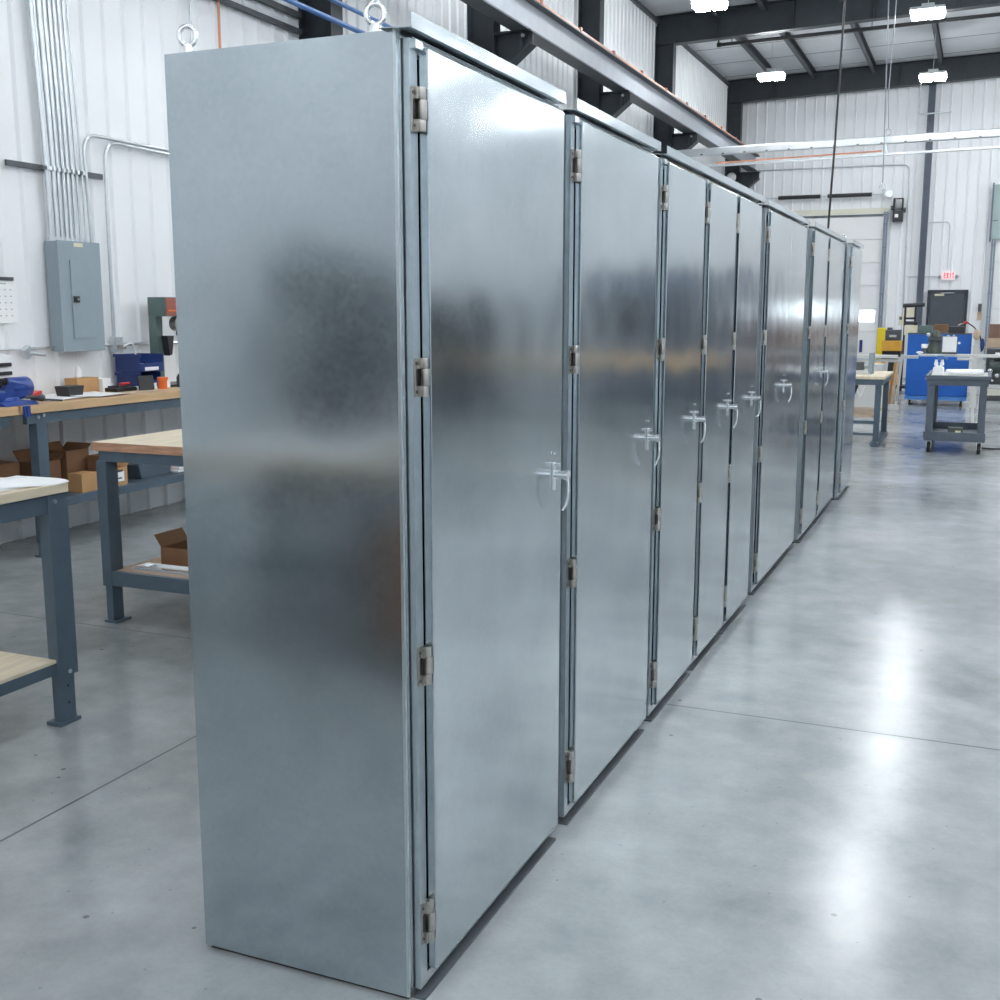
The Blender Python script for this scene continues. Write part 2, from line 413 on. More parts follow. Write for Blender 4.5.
# spring shaft and springs over door_2
build('spring_shaft', MB().cyl((-6.0,YB-.22,4.50),(-2.30,YB-.22,4.50),.014), M['zinc'], d2)
for a, b in ((-5.02,-3.98), (-3.80,-2.74)):
    mb = MB(); pts = []
    nn = 60
    mb.cyl((a,YB-.22,4.50),(b,YB-.22,4.50),.045, 14)
    for k in range(26): xx = a+(b-a)*(k+.5)/26; mb.lathe([(.046,-.012),(.056,0),(.046,.012)], (xx,YB-.22,4.50), 14, axis='x')
    build('torsion_spring', mb, M['blackp'], d2)
mb = MB().box(-2.36,-2.30,YB-.26,YB-.03,4.40,4.60).cyl((-2.33,YB-.28,4.50),(-2.33,YB-.18,4.50),.09,20)
build('cable_drum', mb, M['zinc'], d2)
build('lift_bar', MB().cyl((-2.34,YB-.24,4.45),(-2.56,YB-.24,4.78),.018), M['zinc'], d2)
# opener box beside it
t = thing('door_opener', 'black chain door operator on the back wall beside the white overhead door', 'door opener', (-2.08,YB-.2,3.8))
build('motor_housing', MB().box(-2.20,-2.0,YB-.32,YB-.02,3.84,4.08), M['blackp'], t, bevel=.02)
build('frame', MB().box(-2.22,-2.19,YB-.34,YB-.02,3.82,4.38).box(-2.02,-1.99,YB-.34,YB-.02,3.82,4.38).box(-2.22,-1.99,YB-.34,YB-.30,4.35,4.38).box(-2.22,-1.99,YB-.34,YB-.30,4.10,4.13), M['blackp'], t)
build('pulley', MB().cyl((-1.99,YB-.2,4.10),(-1.93,YB-.2,4.10),.06), M['dkgrey'], t)
build('pulley', MB().cyl((-2.28,YB-.2,4.16),(-2.22,YB-.2,4.16),.05), M['dkgrey'], t)
build('control_cover', MB().box(-2.17,-2.09,YB-.335,YB-.321,3.92,4.0), M['paper'], t)

# steel post on the back wall
mb = MB().box(-1.56,-1.545,YB-.24,YB-.025,0,7.2).box(-1.42,-1.405,YB-.24,YB-.025,0,7.2).box(-1.545,-1.42,YB-.14,YB-.128,0,7.2)
struct('column', mb, M['post'])

# conduits, back wall
def conduit(name, pts, r, label, m='zinc', rr=.12, cat='conduit', group=None, clips=()):
    root = thing(name, label, cat, pts[0], group)
    build('pipe', MB().tube(fillet(pts, rr), r, 10), M[m], root)
    for c in clips:
        build('clip', MB().box(c[0]-c[3], c[0]+c[3], c[1]-c[4], c[1]+c[4], c[2]-.012, c[2]+.012), M['zinc'], root)
    return root
yc = YB-.045
conduit('electrical_conduit', [(-5.80,yc,5.22),(-1.90,yc,5.20),(-1.87,yc,1.5)], .018, 'thin grey conduit bending down the back wall left of the blue-grey post', rr=.2, clips=[(-4.4,YB-.034,5.213,.02,.033),(-1.88,YB-.034,3.2,.03,.033)])
conduit('electrical_conduit', [(-1.38,yc,3.80),(-.90,yc,3.80),(-.89,yc,2.66)], .014, 'thin conduit arching from the post down to the exit sign')
conduit('electrical_conduit', [(-1.85,yc,2.50),(-1.12,yc,2.50)], .012, 'short level conduit feeding the exit sign from the left')
# exit sign
t = thing('exit_sign', 'white exit sign with red letters and two emergency lamp heads above the dark door', 'exit sign', (-.86,YB-.03,2.40))
build('housing', MB().box(-1.02,-.71,YB-.10,YB-.025,2.40,2.62), M['exitface'], t, bevel=.008)
def letters(txt, x, z, h, w, yface, st=.018):
    mb = MB(); g = w*1.3
    for ch in txt:
        if ch == 'E':
            mb.box(x,x+st,yface-.004,yface,z,z+h)
            for zz in (z, z+h/2-st/2, z+h-st): mb.box(x+st,x+w,yface-.004,yface,zz,zz+st)
        elif ch == 'X':
            for sg in (1,-1):
                mb.rbox((x+w/2,yface-.002,z+h/2),(st,.004,math.hypot(h,w)*.98),(0,sg*math.atan2(w-st,h),0))
        elif ch == 'I': mb.box(x+w/2-st/2,x+w/2+st/2,yface-.004,yface,z,z+h)
        elif ch == 'T': mb.box(x,x+w,yface-.004,yface,z+h-st,z+h).box(x+w/2-st/2,x+w/2+st/2,yface-.004,yface,z,z+h-st)
        x += g
    return mb
build('lettering', letters('EXIT', -.965, 2.445, .13, .048, YB-.1005), M['exitred'], t)
for s, x in ((-1,-1.06),(1,-.665)):
    build('lamp_head', MB().cyl((x,YB-.05,2.50),(x,YB-.14,2.48),.03,14,.045).box(x-.02,x+.02,YB-.05,YB-.025,2.47,2.53), M['zinc'], t)
# switch and notice by the door
t = thing('wall_switch', 'grey switch box above a tan notice right of the dark door', 'switch', (-.1,YB-.03,1.43))
build('box', MB().box(-.14,-.06,YB-.09,YB-.022,1.64,1.83), M['dkgrey'], t, bevel=.006)
build('notice', MB().box(-.15,-.05,YB-.035,YB-.022,1.43,1.62), M['tan'], t)
one('door_notice', MB().box(-2.86,-2.79,YB-.125,YB-.1005,.62,.93), M['navy'], 'small blue notice on the white overhead door beside the last enclosure', 'notice')

# sprinkler pipe under the roof
t = conduit('sprinkler_pipe', [(-5.2,23.4,6.88),(XR-.3,23.4,7.12)], .035, 'black sprinkler pipe hung below the purlins across the roof', 'blackp', cat='pipe')
for x in (-4.95,-2.3,.3,3.0): build('hanger', MB().cyl((x,23.4,6.89+.0158*(x+5.2)),(x,23.4,roofz(x)-.0),.008,8), M['blackp'], t)
build('end_cap', MB().cyl((-5.24,23.4,6.88),(-5.16,23.4,6.88),.045,14).box(-5.225,-5.2,23.38,23.42,6.88,6.99), M['blackp'], t)

# runway beam on brackets
t = thing('crane_runway_beam', 'long grey runway beam on column brackets with an orange conductor bar on top', 'crane beam', (-5.61,16,5.14))
y0, y1 = 5.6, 29.5
build('bottom_flange', MB().box(-5.73,-5.49,y0,y1,5.135,5.155), M['purlin'], t)  # both flanges coloured darker than the web, for the shade on their undersides
build('web', MB().box(-5.56,-5.54,y0,y1,5.155,5.48), M['beam'], t)
build('top_flange', MB().box(-5.74,-5.44,y0,y1,5.48,5.50), M['purlin'], t)
mb = MB().box(-5.47,-5.455,y0,y1,5.50,5.535)
build('conductor_bar', mb, M['copper'], t)
for y in [6.4+1.55*k for k in range(15)]:
    build('clamp', MB().box(-5.49,-5.44,y,y+.06,5.501,5.56), M['redcab'], t)
for y in COLY[3:]:
    b_ = thing('column_bracket', {9.875:'dark haunch bracket under the beam on the nearest visible column',13.82:'dark haunch bracket under the beam, behind the first hood',18.12:'dark haunch bracket under the beam, behind the second hood',22.77:'dark haunch bracket under the beam where the cross rails begin',29.57:'dark haunch bracket under the beam in the far corner'}[y], 'bracket', (-5.96,y+.1,4.7), 'brackets carrying the runway beam')
    build('seat_plate', MB().box(-5.964,-5.46,y+.0,y+.22,5.115,5.134), M['dark'], b_)
    build('web_plate', MB().prism([(-5.964,4.72),(-5.80,4.72),(-5.47,4.98),(-5.47,5.114),(-5.964,5.114)], 'y', y+.10, y+.115), M['dark'], b_)
    build('lower_flange', MB().prism([(-5.964,4.70),(-5.80,4.70),(-5.46,4.965),(-5.47,4.98),(-5.80,4.72),(-5.964,4.72)], 'y', y, y+.22), M['dark'], b_)
    build('stiffener', MB().box(-5.62,-5.60,y+.01,y+.09,4.90,5.114), M['dark'], b_)
    if y < 25: build('bolt', MB().cyl((-5.56,y-.02,5.06),(-5.56,y+.0,5.06),.022,8), M['zinc'], b_)

# light bridge rails across the hall
t = thing('crane_bridge', 'silver twin-rail crane bridge spanning the hall below the lamps', 'crane', (0,20.5,4.2))
def rail(z0, z1, h, yy, x0=-5.30, x1=9.8):
    mb = MB()
    def zz(x): return z0+(z1-z0)*(x+5.3)/5.3
    mb.prism([(x0,zz(x0)-h),(x1,zz(x1)-h),(x1,zz(x1)),(x0,zz(x0))], 'y', yy-.05, yy+.05)
    return mb, zz
mb, zz = rail(4.49, 4.55, .13, 20.5); build('main_rail', mb, M['zinc'], t, bevel=.012)
mb, z2 = rail(4.20, 4.275, .035, 20.5); build('lower_rail', mb, M['zinc'], t)
mb = MB()
for k in range(40):
    x = -5.2+.38*k; build('rail_clip', MB().box(x,x+.04,20.44,20.4495,zz(x)-.12,zz(x)-.10), M['dkgrey'], t)
mb = MB().prism([(-4.55,z2(-4.55)+.012),(-1.75,z2(-1.75)+.03),(-1.75,z2(-1.75)+.055),(-4.55,z2(-4.55)+.035)], 'y', 20.47, 20.50)
build('orange_festoon', mb, M['copper'], t, label='orange cable strip along the lower rail')
for x in (-5.1,-1.68,.8): build('hanger_rod', MB().box(x-.02,x+.02,20.47,20.53,z2(x)-.03,zz(x)-.12), M['zinc'], t)
for nm, pts, r, m, lb in (
    ('hoist_chain', [(-1.74,19.9,7.45),(-1.70,19.9,5.6),(-1.66,19.9,3.7)], .009, 'beam', 'pale hoist chain hanging past the crane bridge'),
    ('hoist_chain', [(-1.60,20.2,7.45),(-1.67,20.2,5.2),(-1.64,20.2,4.6)], .008, 'beam', 'short silver chain ending at the crane bridge'),
    ('drop_cord', [(-1.66,14,7.45),(-1.685,14,5.1),(-1.72,14,3.6),(-1.79,14,1.5)], .013, 'blackp', 'black drop cord hanging behind the row of enclosures')):
    root = thing(nm, lb, 'cord' if 'cord' in nm else 'chain', pts[-1])
    build('line', MB().tube(pts, r, 8), M[m], root)
    e = pts[-1]
    if nm == 'hoist_chain':
        build('hook', MB().tube([(e[0]+.05*math.sin(a), e[1], e[2]-.05-.05*math.cos(a)+.0) for a in [k*.45 for k in range(0,12)]], .012, 8), M['zinc'], root)
    else:
        build('connector', MB().cyl(e,(e[0],e[1],e[2]-.14),.028,12), M['blackp'], root)
conduit('electrical_conduit', [(-1.72,29.45,6.95),(-1.72,29.45,6.25),(-1.0,29.45,6.27)], .02, 'bent conduit dropping from the roof frame at the back', rr=.05)

# ------------------------------------------------------------------ high-bay lamps
def lamp(x, y, z, label):
    root = thing('high_bay_lamp', label, 'ceiling lamp', (x,y,z), 'high-bay lamps under the roof')
    build('housing', MB().box(x-.27,x+.27,y-.17,y+.17,z+.012,z+.06).box(x-.10,x+.10,y-.06,y+.06,z+.06,z+.13), M['zinc'], root, bevel=.006)
    for sx in (-.135,.135):
        build('light_panel', MB().prism([(x+sx-.11,z-.09),(x+sx+.11,z-.09),(x+sx+.128,z-.02),(x+sx+.128,z+.011),(x+sx-.128,z+.011),(x+sx-.128,z-.02)],'y',y-.15,y+.15), M['led'], root, bevel=.015)
    build('suspension_cable', MB().cyl((x,y,z+.13),(x,y,roofz(x)),.006,8), M['zinc'], root)
    return root
L0 = lamp(-4.35, 18.8, 6.5, 'lit high-bay lamp at the top edge of the picture, nearest the left wall')
spots = [(-4.4,24.8,6.5,'lit high-bay lamp over the back of the hall, left one of the far pair'),
         (-1.17,20.75,6.5,'lit high-bay lamp above the crane bridge, right one of the near pair'),
         (-1.30,26.2,6.5,'lit high-bay lamp in front of the back wall post, right one of the far pair')]
for y in (12.8, 6.8, -5.2): spots.append((-4.35,y,6.5,None))
for y in (15.2, 9.7, 4.2, -1.3, -6.5): spots.append((-1.2,y,6.5,None))
for x in (2.0, 5.2, 8.2):
    for y in (26.5, 20.8, 15.2, 9.7, 4.2, -1.3, -6.5): spots.append((x,y,6.5,None))
for x, y, z, lb in spots:
    c = copy_tree(L0); c.location = (x,y,z)
    c['label'] = lb or 'lit high-bay lamp under the roof outside the picture, seen only as a reflection'

# ------------------------------------------------------------------ enclosures
F = -1.16; D = 0.595; HT = 2.208
def hinge(parent, y, z0, z1, f):
    # fixed leaf on the frame strip, knuckle barrel in front of the gap, closed centre with a dark relief
    mb = MB()
    mb.box(f+.0172, f+.0205, y-.036, y-.003, z0, z1)
    h = (z1-z0)
    for a, b in ((0,.27),(.73,1)):
        mb.box(f+.0205, f+.030, y-.026, y-.004, z0+h*a, z0+h*b)
        mb.cyl((f+.030,y-.010,z0+h*a),(f+.030,y-.010,z0+h*b),.0095,14)
    mb.cyl((f+.031,y-.008,z0+h*.28),(f+.031,y-.008,z0+h*.72),.0100,14)
    mb.box(f+.0205,f+.0215,y-.034,y-.018,z0+h*.28,z0+h*.72,1)
    for a in (.13,.87): mb.cyl((f+.0205,y-.031,z0+h*a),(f+.0235,y-.031,z0+h*a),.004,10,m=1)
    build('hinge', mb, [M['steel'], M['blackp']], parent, bevel=.0012)

def handle(parent, y, z, xd):
    mb = MB()
    mb.box(xd+.0005, xd+.005, y-.012, y+.012, z-.045, z+.035)                      # rose
    mb.cyl((xd+.004,y,z), (xd+.041,y,z), .0125, 18)                                 # spindle barrel
    mb.cyl((xd+.038,y,z), (xd+.048,y,z), .0155, 18)                                 # cap
    mb.box(xd+.005, xd+.020, y-.009, y+.009, z+.026, z+.034)
    pts = [(xd+.044,y,z-.004),(xd+.047,y,z-.03),(xd+.047,y,z-.06),(xd+.041,y,z-.085),(xd+.030,y,z-.103)]
    mb.tube(pts, .0042, 8)                                                          # hanging lever
    mb.cyl((xd+.001,y,z+.062),(xd+.006,y,z+.062),.005,10)
    build('handle', mb, M['chrome'], parent, label='bright swing handle')

HZ = [(2.009,2.100),(1.445,1.530),(.780,.870),(.135,.240)]
ENC = [  # y0, width, shift, doors [(y0,y1,hinged_strip, handle y)], hood (start,end), label
 (2.175, .985, 0.0, [(2.243,3.097,3.028)], (-.018,-.070), 'nearest tall galvanised enclosure, single door and bare full side panel'),
 (3.188, .985, 0.0, [(3.256,4.105,4.032)], (.0,-.065), 'second tall galvanised single-door enclosure, beside the nearest one'),
 (4.190, 2.065, 0.0, [(4.262,4.867,4.78),(4.975,5.535,5.478),(5.62,6.19,6.10)], (.007,-.01), 'wide galvanised enclosure with three doors in mid row'),
 (6.400, 1.550, 0.0, [(6.488,7.228,7.167),(7.233,7.883,None)], (-.06,.0), 'galvanised enclosure with two closely butted doors, after the three-door one'),
 (8.060, 1.960, 0.02, [(8.130,8.845,8.80),(8.985,9.937,None)], (.0,-.05), 'galvanised enclosure with two hinged doors, last but one of the row'),
 (10.120, .920, 0.06, [(10.18,10.97,None)], (.0,-.02), 'last galvanised enclosure of the row, standing slightly proud'),
]
for ei, (y0, w, sh, doors, hood, label) in enumerate(ENC):
    f = F+sh; xb = f-D; y1 = y0+w; xd = f+.040
    t = thing('electrical_enclosure', label, 'enclosure', (f-D/2, y0+w/2, 0), 'galvanised enclosures standing in a row')
    # shell of folded sheet
    th = .003
    mb = MB().box(xb, f, y0, y0+th, .010, HT).box(xb, f, y1-th, y1, .010, HT).box(xb, xb+th, y0+th, y1-th, .010, HT)
    mb.box(xb, f, y0+th, y1-th, HT-th, HT).box(xb, f, y0+th, y1-th, .010, .013)
    build('shell', mb, M['galv'], t)
    build('corner_fold', MB().box(f-.006,f+.0012,y0-.0012,y0+.006,.011,HT-.001), M['galv_edge'], t)
    build('base_channel', MB().box(xb+.012,f-.006,y0+.008,y1-.008,0,.010), M['black'], t)
    # front frame around the openings
    mb = MB(); mb.box(f-.003, f, y0+th, y0+.0215, .013, HT-th).box(f-.003, f, y1-.0215, y1-th, .013, HT-th)
    mb.box(f-.003, f, y0+.0215, y1-.0215, HT-.012, HT-th).box(f-.003, f, y0+.0215, y1-.0215, .013, .020)
    build('front_return', mb, M['galv'], t)
    mb = MB().box(f-.010, f-.004, y0+.0205, y0+.0275, .02, HT-.012).box(f-.010, f-.004, y1-.0275, y1-.0205, .02, HT-.012)
    build('gasket', mb, M['black'], t)
    mb = MB().box(f-.004, f+.017, y0+.0275, y0+.0625, .020, HT-.012).box(f-.004, f+.017, y1-.0575, y1-.0275, .020, HT-.012)
    mb.box(f-.001, f+.016, y0+.0625, y1-.0575, HT-.040, HT-.012).box(f-.001, f+.016, y0+.0625, y1-.0575, .020, .045)
    for k in range(len(doors)-1):
        a, b = doors[k][1], doors[k+1][0]
        if b-a > .03: mb.box(f-.004, f+.017, a+(b-a)*.45, b-.006, .045, HT-.040).box(f-.006, f-.004, a-.03, a+(b-a)*.45, .045, HT-.040)
    build('front_frame', mb, M['galv_edge'], t)
    # doors
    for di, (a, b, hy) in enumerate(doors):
        zb, ztp = .056, 2.182
        mb = MB().box(xd-.023, xd, a, b, zb, ztp)
        dm = build('door', mb, M['galv'], t, bevel=.003)
        build('door_gasket', MB().box(f+.0175, xd-.0232, a+.012, b-.012, zb+.012, ztp-.012), M['black'], dm)
        if hy:
            handle(dm, hy, 1.165+.005*ei, xd)
        if di == 0 or a-doors[di-1][1] > .02:
            for z0, z1 in HZ: hinge(t, a-.002, z0, z1, f)
        build('corner_tab', MB().box(f+.0172, xd-.010, a-.036, a-.002, 2.176, 2.193), M['galv_edge'], t)
        build('door_shade_strip', MB().box(f+.002, f+.033, a-.05, b+.0, 0, .006), M['dkgrey'], t)  # dark strip on the floor, standing in for the shade under the door
    # rain hood
    ha, hb = y0+hood[0], y1+hood[1]; xo = f+.047
    mb = MB().prism([(f-.03,HT+.0005),(xo,HT-.004),(xo,HT+.027),(xo-.002,HT+.027),(xo-.002,HT-.002),(f-.03,HT+.0025)], 'y', ha, hb)
    mb.prism([(f+.0005,HT-.032),(f+.014,HT-.006),(f+.016,HT-.006),(f+.0025,HT-.034)], 'y', y0+.045, y1-.045)
    build('rain_hood', mb, M['galv'], t)
    # lifting eyes
    eyes = [(xb+.028, y0+.05), (f-.075, y0+.05)] if ei == 0 else ([(f-.045, y0+.06)] if ei in (5,) else [])
    if ei not in (0, 5): eyes = [(xb+.09, y0+.06)]
    for ex, ey in eyes:
        mb = MB().cyl((ex,ey,HT),(ex,ey,HT+.010),.022,18).cyl((ex,ey,HT+.010),(ex,ey,HT+.026),.011,14)
        cz = HT+.048; ang = .5
        ring = [(ex+.019*math.cos(a)*math.cos(ang), ey+.019*math.cos(a)*math.sin(ang), cz+.021*math.sin(a)) for a in [2*math.pi*k/20 for k in range(20)]]
        mb.tube(ring, .006, 10, closed=True)
        build('lifting_eye', mb, M['chrome'], t)

# ------------------------------------------------------------------ left wall fittings
t = thing('breaker_panel', 'grey electrical breaker panel on the white ribbed wall', 'electrical panel', (-6.25,6.62,1.34))
build('box', MB().box(XL+.023,-6.215,6.405,6.825,1.345,2.140), M['panelgrey'], t, bevel=.004)
build('cover', MB().box(-6.214,-6.200,6.400,6.830,1.340,2.145), M['panelgrey'], t, bevel=.003)
pd = build('panel_door', MB().box(-6.1995,-6.192,6.508,6.728,1.437,2.007), M['panelgrey'], t, bevel=.002)
build('latch', MB().box(-6.1915,-6.182,6.520,6.575,1.700,1.745).cyl((-6.182,6.555,1.722),(-6.176,6.555,1.722),.008,10,m=1), [M['blackp'],M['zinc']], pd)
build('maker_label', MB().box(-6.1995,-6.197,6.56,6.65,2.105,2.132), M['cream2'], t)
# bank of conduits rising from the panel
ys_top = [6.38,6.41,6.456,6.504,6.552,6.60,6.645,6.69,6.735]
ys_bot = [6.437,6.462,6.50,6.545,6.595,6.640,6.687,6.735,6.79]
rs = [.017,.012,.022,.017,.017,.017,.015,.012,.010]
lbs = ['stout conduit at the left edge of the bank above the breaker panel','thin conduit, second from the left above the breaker panel','thickest conduit, third from the left above the breaker panel',
 'fourth conduit from the left above the breaker panel','middle conduit of the bank above the breaker panel','sixth conduit from the left above the breaker panel','seventh conduit from the left above the breaker panel',
 'thin conduit, second from the right of the bank above the breaker panel','thinnest conduit at the right edge of the bank above the breaker panel']
for a, b, r, lb in zip(ys_top, ys_bot, rs, lbs):
    x = XL+.06
    pts = [(x,a-.05,7.2),(x,a,3.8),(x,(a*.35+b*.65)+.01,2.82),(x,b,2.25),(x,b,2.142)]
    root = conduit('electrical_conduit', pts, r*.85, lb, rr=.2, group='conduits above the breaker panel')
    build('locknut', MB().cyl((x,b,2.1455),(x,b,2.172),r+.007,12), M['zinc'], root)
t = thing('strut_channel', 'dark strut channel bolted across the conduit bank', 'strut channel', (XL+.03,6.56,2.64))
build('channel', MB().box(XL+.023,XL+.040,6.09,7.03,2.635,2.675), M['dkgrey'], t)
mb = MB()
for b in ys_bot: mb.box(XL+.040,XL+.09,b-.024,b+.000,2.640,2.668)
build('pipe_straps', mb, M['zinc'], t)
xx = XL+.05
conduit('electrical_conduit', [(xx,6.86,2.142),(xx,6.84,2.60),(xx,6.83,2.95),(xx,8.4,2.95)], .014, 'conduit leaving the breaker panel and bending right along the wall', rr=.14)
conduit('electrical_conduit', [(xx,7.04,1.44),(xx,7.045,2.50),(xx,7.06,2.925),(xx,8.4,2.91)], .014, 'conduit rising from the outlet box and bending right along the wall', rr=.14)
conduit('electrical_conduit', [(xx,4.6,1.37),(xx,6.10,1.37)], .010, 'thin level conduit reaching the left outlet box')
conduit('electrical_conduit', [(xx,6.17,1.37),(xx,6.40,1.372)], .010, 'short level conduit between the left outlet box and the breaker panel')
conduit('electrical_conduit', [(xx,6.835,1.375),(xx,7.02,1.375)], .010, 'short conduit between the breaker panel and the right outlet box')
conduit('electrical_conduit', [(xx,7.10,1.375),(xx,8.8,1.375)], .014, 'level conduit running right from the outlet box behind the drill press')
t = thing('outlet_box', 'small tilted metal outlet box left of the breaker panel', 'outlet', (XL+.05,6.13,1.32))
build('box', MB().rbox((XL+.055,6.14,1.345),(.05,.075,.075),(.6,0,0)), M['zinc'], t, bevel=.004)
build('plug', MB().cyl((XL+.08,6.15,1.34),(XL+.12,6.25,1.325),.014,12), M['zinc'], t)
t = thing('outlet_box', 'metal outlet box with plugs right of the breaker panel', 'outlet', (XL+.05,7.06,1.33))
build('box', MB().box(XL+.023,XL+.085,7.02,7.10,1.32,1.44), M['zinc'], t, bevel=.004)
build('plug', MB().box(XL+.085,XL+.125,7.03,7.09,1.34,1.375), M['steel'], t)
build('cord', MB().tube(fillet([(XL+.12,7.06,1.36),(XL+.16,7.12,1.40),(XL+.12,7.20,1.30),(XL+.10,7.22,1.18)],.05), .007, 8), M['paper'], t)
t = thing('wall_calendar', 'white paper calendar hanging on the ribbed wall at the left edge', 'calendar', (XL+.03,5.95,1.55))
build('sheet', MB().box(XL+.024,XL+.027,5.72,6.115,1.553,1.850), M['paper'], t)
build('binder_strip', MB().box(XL+.022,XL+.036,5.72,6.085,1.848,1.872), M['dkgrey'], t)
mb = MB()
for r_ in range(5):
    for c_ in range(7): mb.box(XL+.0272,XL+.0276,5.75+c_*.05,5.765+c_*.05,1.60+r_*.045,1.608+r_*.045)
mb.box(XL+.0272,XL+.0276,5.80,6.02,1.822,1.830)
build('printed_dates', mb, mat('pale_print',(0.45,0.47,0.5),0.7), t)
conduit('copper_pipe', [(XL+.05,8.56,7.2),(XL+.05,8.56,3.2)], .012, 'orange vertical pipe on the white wall above the nearest enclosure', 'copper', cat='pipe')
conduit('electrical_conduit', [(XL+.05,8.17,7.2),(XL+.05,8.17,3.0)], .010, 'thin vertical conduit left of the orange pipe')
conduit('compressed_air_pipe', [(-5.90,5.5,4.38),(-5.90,11.2,4.38)], .026, 'blue air pipe crossing the dark column above the nearest enclosure', 'pipeblue', cat='pipe')
conduit('compressed_air_pipe', [(-5.90,5.5,4.56),(-5.90,11.2,4.56)], .022, 'upper blue air pipe beside the lifting eye', 'pipeblue', cat='pipe')
one('wall_girt', MB().box(XL+.022,XL+.075,5.5,9.85,4.295,4.335), M['purlin'], 'lower grey wall girt above the nearest enclosure', 'girt', 'wall girts', kind='structure')
one('wall_girt', MB().box(XL+.022,XL+.075,5.5,9.85,4.44,4.49), M['purlin'], 'upper grey wall girt above the nearest enclosure', 'girt', 'wall girts', kind='structure')
t = thing('louvred_bin', 'white louvred panel with dark slots at the left edge above the bench', 'louvre', (-6.2,5.7,1.03))
build('body', MB().box(-6.16,-6.10,5.45,5.80,1.031,1.34), M['paper'], t)
mb = MB()
for k in range(4): mb.box(-6.10,-6.085,5.50,5.795,1.09+k*.058,1.115+k*.058)
build('slats', mb, M['blackp'], t)

# ------------------------------------------------------------------ work benches
def bench_leg(parent, x, y, ztop, w=.075, d=.055, inward=-1, yin=1):
    # folded channel leg with adjustable foot
    mb = MB().box(x-w, x, y, y+.004, .30, ztop).box(x-.004, x, y+.004, y+d, .30, ztop).box(x-w, x-w+.004, y+.004, y+d, .30, ztop)
    leg = build('leg', mb, M['bench'], parent)
    mb = MB().box(x-w+.006, x-.006, y+.006, y+.010, .012, .34).box(x-.010, x-.006, y+.010, y+d, .012, .34).box(x-w-.03, x, y-.004, y+d+.006, 0, .012)
    mb.cyl((x-.02,y+.0035,.33),(x-.02,y-.004,.33),.008,10,m=1)
    for z in (.18,.10): mb.cyl((x-.03,y+.0045,z),(x-.03,y+.006,z),.006,8,m=2)
    build('foot', mb, [M['bench'],M['zinc'],M['black']], leg)

# bench A along the wall: two benches end to end
def wall_bench(y0, y1, label):
    t = thing('work_bench', label, 'work bench', (-6.0,(y0+y1)/2,0), 'long benches against the wall')
    build('bench_top', MB().box(-6.32,-5.68,y0,y1,.974,1.030), [M['mapley']], t, bevel=.004)
    build('top_rail', MB().box(-5.735,-5.70,y0+.06,y1-.06,.905,.970).box(-6.28,-6.245,y0+.06,y1-.06,.905,.970), M['bench'], t)
    build('lower_shelf', MB().box(-6.18,-5.72,y0+.06,y1-.06,.365,.378).box(-5.72,-5.70,y0+.06,y1-.06,.320,.378), [M['bench']], t)
    for yy in (y0+(.10 if y1 < 6 else .14), y1-(.95 if y1 < 6 else .18)):
        for x in (-5.70, -6.21):
            mb = MB().box(x-.07,x,yy,yy+.005,.10,.905).box(x-.005,x,yy+.005,yy+.09,.10,.905).box(x-.07,x-.065,yy+.005,yy+.09,.10,.905)
            mb.box(x-.064,x-.008,yy+.008,yy+.08,.012,.12).box(x-.085,x+.01,yy-.01,yy+.10,0,.012)
            build('leg', mb, M['bench'], t)
    return t
ta = wall_bench(2.6, 5.44, 'maple-topped wall bench at the far left carrying the blue vise')
tb = wall_bench(5.46, 8.1, 'maple-topped wall bench under the breaker panel with cardboard boxes on its shelf')
for dx, dz in ((0.055,-.01),(.10,0)):
    build('bolt', MB().cyl((-5.70,5.56+dx,.955+dz),(-5.690,5.56+dx,.955+dz),.012,10), M['zinc'], tb)

# bench B in the left foreground
t = thing('work_bench', 'foreground bench at the left edge with large white drawings draped over it', 'work bench', (-3.7,2.3,0))
xe = -3.27; y0, y1 = .9, 3.345
build('bench_top', MB().box(-4.12,xe+.008,y0,y1,.935,.972), M['palewood'], t, bevel=.003)
build('top_rail', MB().box(xe-.035,xe-.0065,y0+.05,y1-.005,.862,.932).box(-4.08,-4.05,y0+.05,y1-.002,.862,.932).box(-4.05,xe-.035,y1-.03,y1-.002,.862,.932), M['bench'], t)
build('lower_shelf', MB().box(-4.05,xe-.012,y0+.10,y1-.10,.262,.275,1).box(xe-.05,xe-.012,y0+.10,y1-.10,.215,.262), [M['bench'],M['palewood']], t)
def leg_b(x, y, m='bench'):
    mb = MB().box(x-.006,x,y,y+.10,.20,.932).box(x-.052,x-.006,y+.094,y+.10,.20,.932).box(x-.052,x-.006,y,y+.006,.20,.932)
    leg = build('leg', mb, M[m], t)
    mb = MB().box(x-.016,x-.010,y+.008,y+.086,.014,.22).box(x-.05,x-.016,y+.008,y+.014,.014,.22).box(x-.075,x+.0,y-.01,y+.10,0,.014)
    mb.cyl((x,y+.055,.215),(x+.004,y+.055,.215),.009,10,m=1)
    for z in (.155,.085): mb.cyl((x-.0095,y+.05,z),(x-.009,y+.05,z),.006,8,m=2)
    build('foot', mb, [M[m],M['zinc'],M['black']], leg)
leg_b(xe, 3.243); leg_b(xe, 1.0); leg_b(-3.98, 3.243); leg_b(-3.98, 1.0)
build('bolt', MB().cyl((xe,3.275,.905),(xe+.006,3.275,.905),.009,10), M['zinc'], t)
